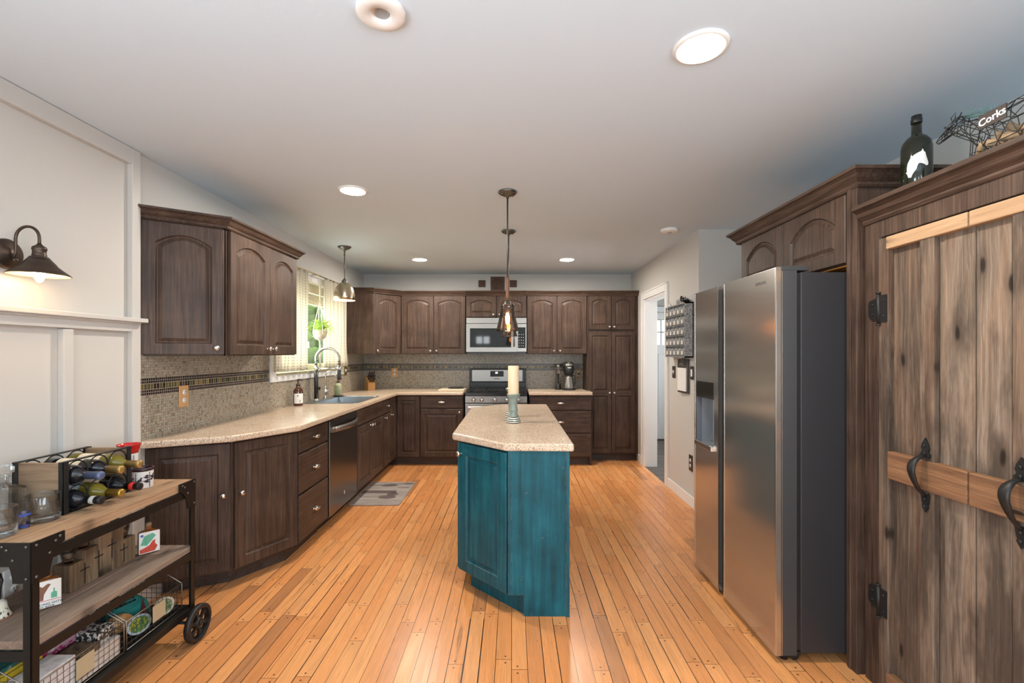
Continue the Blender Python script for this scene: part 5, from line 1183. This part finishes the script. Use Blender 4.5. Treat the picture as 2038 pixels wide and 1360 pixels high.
# ------------------------------------------------------------------ bar cart
CX0,CX1,CY0,CY1=-1.945,-1.55,1.477,2.24
t=thing('bar_cart','industrial bar cart of black metal and worn wood in front of the wainscot','cart',(-1.75,1.86,0)); MC=T(1.75,-1.86,0)
for (x,y,sx,sy,zb) in ((CX1,CY0,-1,1,0),(CX0,CY0,1,1,0),(CX1,CY1,-1,-1,.055),(CX0,CY1,1,-1,.055)):
    mb=MB(MC); a=sorted((x,x+sx*.027)); b=sorted((y,y+sy*.004)); mb.box(a[0],a[1],b[0],b[1],zb,.779); a=sorted((x,x+sx*.004)); b=sorted((y,y+sy*.027)); mb.box(a[0],a[1],b[0],b[1],zb,.779); mb.build('leg',M_CARTM,t,bevel=.001)
def rails(z0,z1,name):
    for nm,(a,b,c,d) in (('side',(CX1-.005,CX1-.001,CY0+.02,CY1-.02)),('side',(CX0+.001,CX0+.005,CY0+.02,CY1-.02)),('end',(CX0+.02,CX1-.02,CY0+.001,CY0+.005)),('end',(CX0+.02,CX1-.02,CY1-.005,CY1-.001))):
        mb=MB(MC); mb.box(a,b,c,d,z0,z1); mb.build(name,M_CARTM,t,bevel=.001)
rails(.700,.737,'top_rail'); rails(.393,.428,'shelf_rail'); rails(.130,.163,'bottom_rail')
def boards(z0,z1,name,mat,n=3,inset=.004):
    mb=MB(MC); w=(CX1-CX0-2*inset)/n
    for k in range(n): mb.box(CX0+inset+k*w+.0022,CX0+inset+(k+1)*w-.0022,CY0+.006,CY1-.006,z0,z1)
    return mb.build(name,mat,t,bevel=.003)
boards(.738,.778,'top_board',M_CARTW); boards(.429,.457,'shelf_board',M_CARTS)
mb=MB(MC); mb.box(CX0+.006,CX1-.006,CY0+.006,CY1-.006,.152,.162); mb.build('bottom_tray',M_CARTM,t)
def gus(M):  # in local x (away from the leg) and z downwards
    P=[(0,0),(.108,0)]+[(q.x,q.y) for q in bez((.108,-.034,0),(.062,-.052,0),(.056,-.130,0),8)]+[(0,-.130)]
    mb=MB(M); mb.prism_y(P,-.003,.002); g=mb.build('corner_plate',M_CARTM,t)
    mb=MB(M)
    for x,z in ((.012,-.012),(.012,-.115),(.09,-.012),(.055,-.055),(.075,-.022)): mb.ell((x,-.004,z),(.0048,.003,.0048),10,6)
    tag(mb.build('rivets',M_PEWTER,g),kind='stuff')
gz=.779
gus(MC@T(CX1+.001,CY0,gz)@R(RP)); gus(MC@T(CX1+.001,CY1,gz)@R(RP)@Matrix.Diagonal((-1,1,1,1)))
gus(MC@T(CX1,CY0-.001,gz)@Matrix.Diagonal((-1,1,1,1))); gus(MC@T(CX0,CY0-.001,gz))
for x in (CX1+.030,CX0-.030):
    Mw=MC@T(x,2.218,.086)@R(pi/2,'Y'); mb=MB(Mw); mb.lathe([(.066,-.013),(.078,-.014),(.0855,-.010),(.0855,.010),(.078,.014),(.066,.013),(.064,0)],n=44,cap=False); mb.loops([[(.064*cos(2*pi*i/44),.064*sin(2*pi*i/44),z) for i in range(44)] for z in (-.013,.013)],False,False); w=mb.build('wheel',M_IRON,t)
    mb=MB(Mw); mb.lathe([(.0005,-.012),(.020,-.012),(.024,-.008),(.024,.008),(.020,.012),(.0005,.012)],n=24); mb.lathe([(.0005,.012),(.009,.012),(.009,.017),(.0005,.018)],n=14); mb.lathe([(.0005,-.018),(.009,-.017),(.009,-.012),(.0005,-.012)],n=14); mb.build('hub',M_IRON,w)
    mb=MB(Mw)
    for k in range(6):
        a=2*pi*k/6+.2
        Q=[(r,s) for r,s in ((.018,-.010),(.040,-.0065),(.068,-.017),(.068,.017),(.040,.0065),(.018,.010))]; mb.prism([(r*cos(a)-s*sin(a),r*sin(a)+s*cos(a)) for r,s in Q],-.006,.006)
    mb.build('spokes',M_IRON,w)
mb=MB(MC); mb.cyl((CX0-.04,2.218,.086),(CX1+.04,2.218,.086),.007,12); mb.build('axle',M_CARTM,t)
# wine rack
rk=thing('wine_rack','wood and black metal wine rack of six bottles on the bar cart','wine rack',(-1.79,1.883,.7785)); MR=T(1.79,-1.883,-.7785)
RX0,RX1,RY0,RY1,RZ0,RZ1=-1.885,-1.695,1.733,2.033,.7785,.978
for y0,y1 in ((RY0,RY0+.014),(RY1-.014,RY1)):
    mb=MB(MR); mb.box(RX0+.004,RX1-.004,y0,y1,RZ0+.002,RZ1-.004); mb.build('end_board',M_OLDW,rk,bevel=.002)
for x0,x1 in ((RX0-.002,RX0+.018),(RX1-.018,RX1+.002)):
    for y0,y1,s in ((RY0-.003,RY0,1),(RY1,RY1+.003,-1)):
        mb=MB(MR); mb.box(x0,x1,y0,y1,RZ0,RZ1); xx=RX0-.003 if x0<-1.8 else RX1-.001; ya,yb=(y0,y0+.020) if s>0 else (y1-.020,y1); mb.box(xx,xx+.004,ya,yb,RZ0,RZ1); mb.ell(((x0+x1)/2,y0-.001 if s>0 else y1+.001,RZ1-.025),(.005,.003,.005),8,6); mb.ell(((x0+x1)/2,y0-.001 if s>0 else y1+.001,RZ0+.02),(.005,.003,.005),8,6); mb.build('strap',M_IRON,rk)
    for z0,z1 in ((RZ1-.004,RZ1),(RZ0,RZ0+.003)):
        mb=MB(MR); xx=RX0-.002 if x0<-1.8 else RX1-.016; mb.box(xx,xx+.018,RY0,RY1,z0,z1); mb.build('rail',M_IRON,rk)
YS=(1.790,1.883,1.976); ZS=(.8285,.9245)
for x in (RX0+.006,RX1-.006):
    for y in YS:
        for z in ZS: mb=MB(MR); mb.tube([(x,y+.0455*cos(2*pi*i/28),z+.0475*sin(2*pi*i/28)) for i in range(28)],.0025,6,True); mb.build('ring',M_IRON,rk)
def bottle(y,z,label,glassm,foilm,labm,band=None):
    b=thing('wine_bottle',label,'bottle',(-1.905,y,z-.001),0,'bottles in the wine rack'); M=R(pi/2+radians(2.0),'Y')
    mb=MB(M); mb.lathe([(.0005,.004),(.030,.0),(.036,.004),(.0375,.012),(.0375,.185),(.034,.205),(.022,.225),(.015,.238),(.0140,.250),(.0140,.296),(.0005,.297)],n=28); mb.build('body',glassm,b)
    mb=MB(M); mb.lathe([(.0151,.244),(.0150,.290),(.0162,.291),(.0162,.302),(.015,.304),(.0005,.304)],n=22); f=mb.build('foil',foilm,b)
    if band:
        mb=MB(M); mb.lathe([(.0156,.262),(.0156,.278),(.0150,.279)],n=22,cap=False); mb.build('foil_band',band,f)
    mb=MB(M); Ls=[[(.0379*cos(a),.0379*sin(a),q) for a in [-2.3+4.6*i/18+pi for i in range(19)]] for q in (.055,.150)]; mb.loops(Ls,False,False,False,True); mb.build('label',labm,b,recalc=False)
    return b
M_FBLUE=plain('blue_foil',(.13,.17,.30),.35,.5,.1,60); M_FGOLD=plain('gold_foil',(.52,.34,.12),.3,.7,.12,60); M_FGOLD2=plain('bright_gold_foil',(.62,.38,.08),.28,.8,.2,60); M_FBLACK=plain('black_foil',(.02,.017,.018),.35,.2)
M_RED=plain('red_band',(.60,.02,.015),.4); M_GREY=plain('grey_band',(.42,.40,.36),.4)
M_LCREAM=plain('cream_label',(.72,.62,.47),.6,0,.1,40); M_LPINK=plain('pink_cream_label',(.70,.52,.42),.6,0,.1,40); M_LBLUE=plain('pale_blue_label',(.42,.50,.56),.6,0,.15,40)
M_YELB=plain('white_wine_bottle',(.24,.20,.030),.06,0,.1,30,spec=.6,trans=.3)
bottle(YS[0],ZS[1],'dark wine bottle with blue grey foil in the rack top row',M_DKBOT,M_FBLUE,M_LPINK)
bottle(YS[1],ZS[1],'dark wine bottle with gold foil in the middle of the rack top row',M_DKBOT,M_FGOLD,M_LCREAM)
bottle(YS[2],ZS[1],'yellow white wine bottle with pale gold foil, top row beside the bamboo cups',M_YELB,M_FGOLD,M_LCREAM)
bottle(YS[0],ZS[0],'dark wine bottle with all black foil and grey band, bottom row of the rack',M_DKBOT,M_FBLACK,M_LBLUE,M_GREY)
bottle(YS[1],ZS[0],'green yellow wine bottle with bright gold foil in the middle of the bottom row',M_YELB,M_FGOLD2,M_LBLUE)
bottle(YS[2],ZS[0],'dark wine bottle with black foil and a red band, bottom row of the rack',M_DKBOT,M_FBLACK,M_LCREAM,M_RED)
ZTOP=.7785
# bamboo cups
M_CERW=plain('white_ceramic',(.74,.71,.68),.25,0,.03); M_CRED=plain('red_glaze',(.48,.015,.015),.2,0,.06); M_BAMR=plain('dark_red_paint',(.20,.015,.02),.35); M_BAMB=plain('black_paint',(.03,.02,.03),.35)
def bamboo(mb,r,h,th0,seedv,n=5):
    rr=random.Random(seedv); fn=lambda u,z: (r*cos(th0+u/r),r*sin(th0+u/r),z)
    def put(P): mb.add(*scan_patch([(a*r,max(.003,min(h-.004,b))) for a,b in P],fn,.001,.003))
    for k in range(n):
        a=(k-n/2)*.62+rr.uniform(-.15,.15); z=h*rr.uniform(.35,.85)
        if k%2==0: put([(a-.035,h*.06),(a+.035,h*.06),(a+.035,h*.93),(a-.035,h*.93)])
        for q in range(4):
            s_=-1 if q%2 else 1; L=rr.uniform(.40,.70); dz=rr.uniform(-.30,.10)*min(h,.09); zz=z-(q//2)*h*.22
            put([(a,zz),(a+s_*L*.45,zz+dz*.3+.005),(a+s_*L,zz+dz),(a+s_*L*.45,zz+dz*.6-.005)])
t=thing('ceramic_cup','tall white cup with red bamboo and a wide red rim on the bar cart','cup',(-1.785,2.135,ZTOP))
mb=MB(); mb.lathe([(.0005,0),(.033,0),(.035,.004),(.035,.150)],n=32,cap=False); mb.build('body',M_CERW,t,recalc=False); mb=MB(); mb.lathe([(.035,.148),(.036,.158),(.041,.176),(.046,.186),(.047,.190),(.043,.189),(.040,.178),(.033,.160),(.0005,.150)],n=32); mb.build('rim',M_CRED,t)
mb=MB(); bamboo(mb,.0356,.15,-1.0,4,6); mb.build('bamboo_print',M_BAMR,t,recalc=False)
t=thing('ceramic_cup','short white cup with black bamboo in front of the red rimmed cup','cup',(-1.690,2.098,ZTOP))
mb=MB(); mb.lathe([(.0005,0),(.037,0),(.039,.004),(.040,.078)],n=32,cap=False); mb.build('body',M_CERW,t,recalc=False); mb=MB(); mb.lathe([(.040,.077),(.0425,.083),(.0425,.090),(.039,.092),(.037,.086),(.036,.060),(.0005,.058)],n=32); mb.build('rim',plain('dark_plum_glaze',(.035,.015,.018),.25),t)
mb=MB(); bamboo(mb,.0408,.078,-.9,8,6); mb.build('bamboo_print',M_BAMB,t,recalc=False)
# barware
def vessel(name,label,cat,loc,outer,inner,n=36,mat=None):
    t=thing(name,label,cat,loc); mb=MB(); mb.lathe(outer+inner,n=n); mb.build('glass',mat or M_GLASS,t); return t
r=.050
def tumbler(loc,label):
    return vessel('glass_tumbler',label,'glass',loc,[(.0005,0),(r*.90,0),(r*.97,.005),(r,.012),(r,.094),(r-.001,.096)],[(r-.003,.095),(r-.0035,.030),(r-.008,.019),(.0005,.017)])
tumbler((-1.722,1.682,ZTOP),'round clear tumbler beside the wine rack end on the bar cart')
tumbler((-1.722,1.532,ZTOP),'round clear tumbler at the near edge of the bar cart, cut by the photo edge')
t=vessel('shot_glass','small shot glass with a dark horse picture between the two tumblers','glass',(-1.712,1.607,ZTOP),[(.0005,0),(.0145,0),(.0155,.004),(.0175,.055)],[(.0165,.055),(.0145,.012),(.0005,.010)],24)
vs_=atan2(-1.607,1.712); mb=MB(); HP=[(-7,18),(-7,25),(-4,32),(0,35),(2,40),(5,36),(8,30),(9,26),(5,27),(3,24),(4,18),(0,22),(-3,18)]; mb.add(*scan_patch([(a*.001,b*.001) for a,b in HP],lambda u,z: cyl_patch([(u,z)],.0178,vs_)[0],.001,.002)); mb.build('horse_print',plain('dark_brown_print',(.05,.02,.015),.5),t,recalc=False)
mb=MB(); mb.lathe([(.0172,.044),(.0178,.052)],n=24,cap=False); mb.lathe([(.0152,.004),(.0158,.012)],n=24,cap=False); tag(mb.build('blue_band',plain('blue_band',(.06,.10,.42),.3),t,recalc=False),kind='stuff')
t=thing('decanter','square clear glass decanter with stopper at the left edge of the bar cart','decanter',(-1.845,1.660,ZTOP),radians(8))
mb=MB(); 
def sq(w,z,r_=.012): return [(p[0],p[1],z) for p in rl(-w,w,-w,w,0,r_,4)]
mb.loops([sq(.046,0),sq(.049,.006),sq(.049,.110),sq(.044,.122),sq(.024,.134,.02),sq(.015,.142,.014),sq(.014,.160,.013),sq(.021,.166,.018),sq(.020,.169,.018),sq(.010,.168,.009),sq(.0095,.140,.009),sq(.020,.126,.018),sq(.043,.112),sq(.044,.022),sq(.030,.016)],True,True); mb.build('body',M_GLASS,t)
mb=MB(); mb.lathe([(.0005,.150),(.008,.150),(.0095,.170),(.021,.172),(.030,.180),(.031,.196),(.024,.206),(.0005,.208)],n=12,sm=False); mb.build('stopper',M_GLASS,t)
# shelf objects
ZSH=.4575
def flask(loc,rz,label,pic,txt=None,h=.128):
    t=thing('glass_flask',label,'flask',loc,rz); mb=MB(); w=.040
    mb.loops([[(p[0]*sx,p[1]*.40*sx,z) for p in rl(-w,w,-w,w,0,.02,4)] for sx,z in ((.92,0),(1,.006),(1,h*.72),(.85,h*.80),(.30,h*.86),(.26,h*.97),(.32,h*.98),(.32,h))],True,True); mb.build('bottle',M_AMBG,t)
    mb=MB(); mb.lathe([(.011,h*.98),(.0115,h*1.07),(.008,h*1.09),(.0005,h*1.09)],n=14); mb.build('cork_stopper',M_CORK,t)
    mb=MB(); mb.box(-w*.98,w*.98,-.021,-.0155,.004,h*.80); tl=mb.build('picture_tile',M_PAPER,t,bevel=.003); pic(tl); 
    if txt:
        for k,s in enumerate(txt): text_mesh(s,.0115,.0003,T(0,-.0215,.019-.011*k)@UP,'lettering',M_INK,tl)
    return t
M_AMBG=plain('amber_flask_glass',(.16,.05,.012),.08,0,.1,spec=.6); M_PGREEN=plain('print_green',(.12,.40,.26),.5,0,.25,60); M_PRED=plain('print_red',(.55,.06,.03),.5,0,.3,60); M_PBROWN=plain('print_brown',(.22,.10,.06),.5,0,.4,70); M_PBLUE=plain('print_blue',(.05,.12,.45),.5)
def flat_y(parent,name,mat,pts,y=-.0213):
    mb=MB(); mb.prism_y(pts,y,y+.0006); mb.build(name,mat,parent)
def pic1(o):
    flat_y(o,'green_patch',M_PGREEN,[(-.034,.045),(-.02,.085),(.012,.094),(.024,.08),(.004,.055),(-.01,.04)]); flat_y(o,'red_patch',M_PRED,[(-.036,.008),(.020,.010),(.030,.030),(.020,.045),(.022,.062),(.010,.056),(.0,.040),(-.020,.030),(-.036,.026)],-.0217); flat_y(o,'blue_dot',M_PBLUE,[(-.028+.006*cos(2*pi*i/12),.088+.006*sin(2*pi*i/12)) for i in range(12)],-.0219)
def pic2(o):
    flat_y(o,'border',M_PRED,[(-.037,.030),(.037,.030),(.037,.032),(-.037,.032)]); flat_y(o,'figure',M_PBROWN,[(-.030,.034),(-.008,.034),(-.006,.055),(.004,.075),(.012,.088),(.004,.092),(-.010,.082),(-.020,.090),(-.028,.07)]); flat_y(o,'green_bottle',M_PGREEN,[(.012,.036),(.028,.036),(.028,.056),(.022,.060),(.022,.072),(.018,.072),(.018,.060),(.012,.056)])
flask((-1.705,2.150,ZSH),radians(48),'amber flask with a red and green picture at the far end of the cart shelf',pic1)
flask((-1.712,1.685,ZSH),radians(45),'amber flask with a lettered picture tile next to the near cart leg',pic2,['DANCING WITH','MY BEER'])
t=thing('tealight_holder','rustic wood block tealight holder rising in steps on the cart shelf','candle holder',(-1.752,1.935,ZSH)); MT=T(1.752,-1.935,0)
YB_=[1.780,1.842,1.904,1.966,2.028,2.090]; HB_=[.106,.140,.196,.184,.108]
mb=MB(MT)
for k in range(5): mb.box(-1.787,-1.717,YB_[k]+.0006,YB_[k+1]-.0006,0,HB_[k])
mb.build('blocks',M_BLOCK,t,bevel=.002)
for k in range(1,5):
    zc=min(HB_[k-1],HB_[k])*(.60 if k!=2 else .62); mb=MB(MT); mb.box(-1.7175,-1.7155,YB_[k]-.0018,YB_[k]+.0018,zc-.055,zc+.028); mb.box(-1.7175,-1.7155,YB_[k]-.020,YB_[k]+.020,zc+.001,zc+.006); mb.build('burned_cross',M_INK,t)
for k,lab in ((0,'pale glass votive cup on the nearest low block of the stepped wood holder'),(1,'pale votive cup on the second block of the stepped wood holder'),(4,'pale glass votive cup on the low far block of the stepped wood holder')):
    v=thing('votive_cup',lab,'votive',(-1.752,(YB_[k]+YB_[k+1])/2,ZSH+HB_[k]),0,'votive cups on the block holder'); mb=MB(); mb.lathe([(.0005,0),(.016,0),(.019,.006),(.024,.030),(.028,.052),(.027,.052),(.022,.030),(.016,.010),(.0005,.008)],n=24); mb.build('glass',M_SHADE,v)
    mb=MB(); mb.lathe([(.0005,.009),(.015,.009),(.0185,.020),(.0005,.021)],n=20); mb.build('wax',M_WAX,v)
t=thing('hand_bell','white spotted bell with a black loop handle on the cart shelf','bell',(-1.812,1.615,ZSH))
mb=MB(); mb.lathe([(.0005,.066),(.014,.064),(.022,.054),(.025,.030),(.030,.014),(.037,.002),(.035,.0),(.028,.012),(.0005,.05)],n=32)
def cowm():
    g=G('cow_spot_enamel'); n=g.noise(g.obj(),75,2); g.p(col=g.mix(g.step(n,.60,.02),(.70,.68,.56),(.05,.03,.02)),rough=.3); return g.mat
mb.build('bell',cowm(),t); mb=MB(); mb.tube([(-.004,0,.064),(-.006,0,.09),(-.016,.0,.120),(-.012,0,.150),(.006,0,.154),(.014,0,.132),(.006,0,.100),(.004,0,.064)],.0045,8); mb.build('handle',M_BLACK,t); mb=MB(); mb.lathe([(.038,.0),(.0385,.004),(.036,.006)],n=32,cap=False); mb.build('rim',M_PBROWN,t)
# wire baskets on the bottom tray
M_BWIRE=plain('basket_wire',(.05,.045,.04),.4,.7); M_BRIM=plain('basket_rim_wire',(.28,.25,.21),.35,.8)
def basket(y0,y1,cy,label):
    x0,x1=-1.925,-1.585; zb=.170; zf=.287; zr=.358; xm=-1.705
    b=thing('wire_basket',label,'basket',((x0+x1)/2,(y0+y1)/2,zb-.006)); M=T(-(x0+x1)/2,-(y0+y1)/2,-zb+.006)
    mb=MB(M); r=.0024
    for y in (y0,y1): mb.tube([(x1,y,zb),(x1,y,zf),(xm,y,zr),(x0,y,zr),(x0,y,zb)],r,6)
    mb.tube([(x1,y0,zf),(x1,y1,zf)],r,6); mb.tube([(x0,y0,zr),(x0,y1,zr)],r,6); mb.tube([(x1,y0,zb),(x1,y1,zb)],r,6); mb.tube([(x0,y0,zb),(x0,y1,zb)],r,6); mb.build('rim',M_BRIM,b)
    mb=MB(M); w=.0011; p=.0235
    def n_(a,c): return max(2,int(round(abs(c-a)/p)))
    ny=n_(y0,y1); nx=n_(x0,x1)
    for i in range(ny+1):
        y=y0+(y1-y0)*i/ny; mb.tube([(x1,y,zf),(x1,y,zb),(x0,y,zb),(x0,y,zr)],w,4,sm=False)
    for i in range(nx+1):
        x=x0+(x1-x0)*i/nx; zt=zr if x<xm else zr+(zf-zr)*(x-xm)/(x1-xm); mb.tube([(x,y0,zt),(x,y0,zb),(x,y1,zb),(x,y1,zt)],w,4,sm=False)
    z=zb+p
    while z<zf: mb.tube([(x1,y0,z),(x1,y1,z)],w,4,sm=False); z+=p
    z=zb+p
    while z<zr:
        xe=x1 if z<zf else x1+(xm-x1)*(z-zf)/(zr-zf); mb.tube([(xe,y0,z),(x0,y0,z),(x0,y1,z),(xe,y1,z)],w,4,sm=False); z+=p
    mb.build('mesh',M_BWIRE,b,recalc=False)
    mb=MB(M); mb.box(x1+.001,x1+.004,cy-.036,cy+.036,.200,.272); mb.build('label_card',M_CARD,b,bevel=.001)
basket(1.505,1.872,1.700,'wire basket of boxes and books on the near half of the cart tray')
basket(1.884,2.200,2.055,'wire basket with painted oval plates on the far half of the cart tray')
ZBK=.1725
def boxthing(name,label,cat,x0,x1,y0,y1,z0,z1,mat,bev=.002,rz=0):
    o=thing(name,label,cat,((x0+x1)/2,(y0+y1)/2,z0),rz); w,d=(x1-x0)/2,(y1-y0)/2; mb=MB(); mb.box(-w,w,-d,d,0,z1-z0); mb.build('body',mat,o,bevel=bev); return o
def speck(name,stops,sc):
    g=G(name); n=g.noise(g.obj(),sc,3,.6); g.p(col=g.ramp(n,stops,'CONSTANT'),rough=.45); return g.mat
o=boxthing('gift_box','white and pink printed box at the front of the near wire basket','box',-1.690,-1.592,1.515,1.672,ZBK,.292,speck('pale_print',[(0,(.55,.52,.50)),(.42,(.66,.63,.62)),(.60,(.62,.50,.50)),(.72,(.30,.28,.25))],22))
o=boxthing('storage_box','cream carton under the carved board in the near wire basket','box',-1.700,-1.592,1.684,1.862,ZBK,.248,plain('cream_carton',(.58,.50,.44),.6,0,.12,25))
o=boxthing('carved_board','dark carved wooden board with ring carving lying in the near wire basket','carved board',-1.698,-1.594,1.690,1.776,.2485,.272,M_BLOCK); mb=MB()
for k in (-1,1): mb.tube([(.0+.020*cos(2*pi*i/18),k*.020+.017*sin(2*pi*i/18),.0245) for i in range(18)],.004,6,True)
mb.build('ring_carving',plain('dark_carving',(.05,.03,.02),.6),o)
o=boxthing('patterned_box','small black and white patterned box behind the carved board','box',-1.698,-1.612,1.785,1.860,.2485,.300,speck('floral_black_white',[(0,(.02,.02,.02)),(.52,(.55,.53,.48))],70))
o=boxthing('pink_box','long pink packaging box in the middle of the near wire basket','box',-1.800,-1.708,1.666,1.862,ZBK,.330,speck('pink_print',[(0,(.42,.03,.12)),(.45,(.55,.30,.36)),(.58,(.62,.55,.55)),(.70,(.28,.05,.22))],18))
o=boxthing('storage_box','brown carton under the two books in the near wire basket','box',-1.870,-1.712,1.515,1.655,ZBK,.284,M_CARD)
o=boxthing('book','yellow paperback lying under the green book in the near wire basket','book',-1.872,-1.700,1.513,1.660,.2845,.306,plain('yellow_cover',(.62,.44,.03),.5)); mb=MB(); mb.box(-.080,.080,-.0745,.068,.003,.019); mb.build('pages',M_PAPER,o)
o=boxthing('book','dark green book with a yellow edge on top of the yellow paperback','book',-1.878,-1.704,1.511,1.656,.3065,.333,speck('green_cover',[(0,(.01,.08,.07)),(.50,(.02,.13,.11)),(.62,(.22,.30,.26))],28)); mb=MB(); mb.box(.0868,.0886,-.071,.071,.003,.012); mb.build('spine_stripe',MAT['yellow_cover'],o)
# far basket
o=thing('cloth_pouch','teal folded pouch with dark lettering in the far wire basket','pouch',(-1.770,2.095,ZBK),radians(70)); M_TEALC=plain('teal_cloth',(.015,.22,.20),.7,0,.15,50); mb=MB()
Ls=[]
for i in range(13):
    q=i/12; x=-.085+.17*q; h=.050+.058*sin(pi*q)**.7; d=.050*(.55+.45*sin(pi*q)); Ls.append([(x,-d,.0),(x,-d*1.05,h*.5),(x,-d*.7,h*.92),(x,0,h),(x,d*.7,h*.92),(x,d*1.05,h*.5),(x,d,0)])
mb.loops(Ls,True,True,True,True); mb.build('cloth',M_TEALC,o)
mb=MB(); mb.add([(.030,-.0535,.010),(.066,-.046,.010),(.046,-.047,.085)],[(0,1,2)]); mb.build('fold_lining',plain('maroon_lining',(.10,.015,.02),.7),o,recalc=False)
mb=MB()
for a in range(2):
    for k in range(5): mb.box(-.060+k*.017,-.048+k*.017,-.034-.010*a,-.026-.010*a,.093-.006*a,.101-.008*a)
tag(mb.build('lettering',M_INK,o),kind='stuff')
o=thing('wooden_disc','round brown wooden plaque leaning beside the teal pouch','plaque',(-1.690,1.985,ZBK),radians(60)); mb=MB(R(radians(62),'X')); mb.lathe([(.0005,.0),(.045,.0),(.048,.004),(.045,.010),(.0005,.010)],(0,.048,-.02),32,None,1.15,.8); mb.build('disc',M_PLATEW,o)
def oval(loc,rz,label,inner,rim):
    o=thing('oval_plate',label,'plate',loc,rz); Mx=T(0,0,.002)@R(radians(58),'X')@T(0,.036,0); mb=MB(Mx); mb.lathe([(.0005,.004),(.70,.004),(.72,.004)],n=8) if 0 else None
    def L(k,z): return [(.062*k*cos(2*pi*i/36),.037*k*sin(2*pi*i/36),z) for i in range(36)]
    mb.sm=True; mb.loops([L(.9,0),L(1.0,.004),L(.98,.008),L(.80,.005)],True,True); mb.build('rim',rim,o); mb=MB(Mx); mb.loops([L(.80,.0045),L(.80,.0062)],True,True); mb.build('picture',inner,o); return o
oval((-1.608,1.995,ZBK+.004),RP,'oval painted plate with yellow flowers at the front of the far wire basket',speck('yellow_flowers',[(0,(.05,.14,.04)),(.48,(.12,.24,.06)),(.56,(.60,.40,.03)),(.72,(.08,.16,.12))],75),plain('pale_blue_rim',(.42,.52,.60),.3))
oval((-1.608,2.135,ZBK+.004),RP,'oval painted plate with a landscape nearest the cart wheel in the far basket',speck('landscape_print',[(0,(.10,.18,.06)),(.46,(.30,.40,.22)),(.56,(.20,.07,.12)),(.66,(.45,.46,.30))],55),plain('cream_rim',(.60,.60,.50),.3))
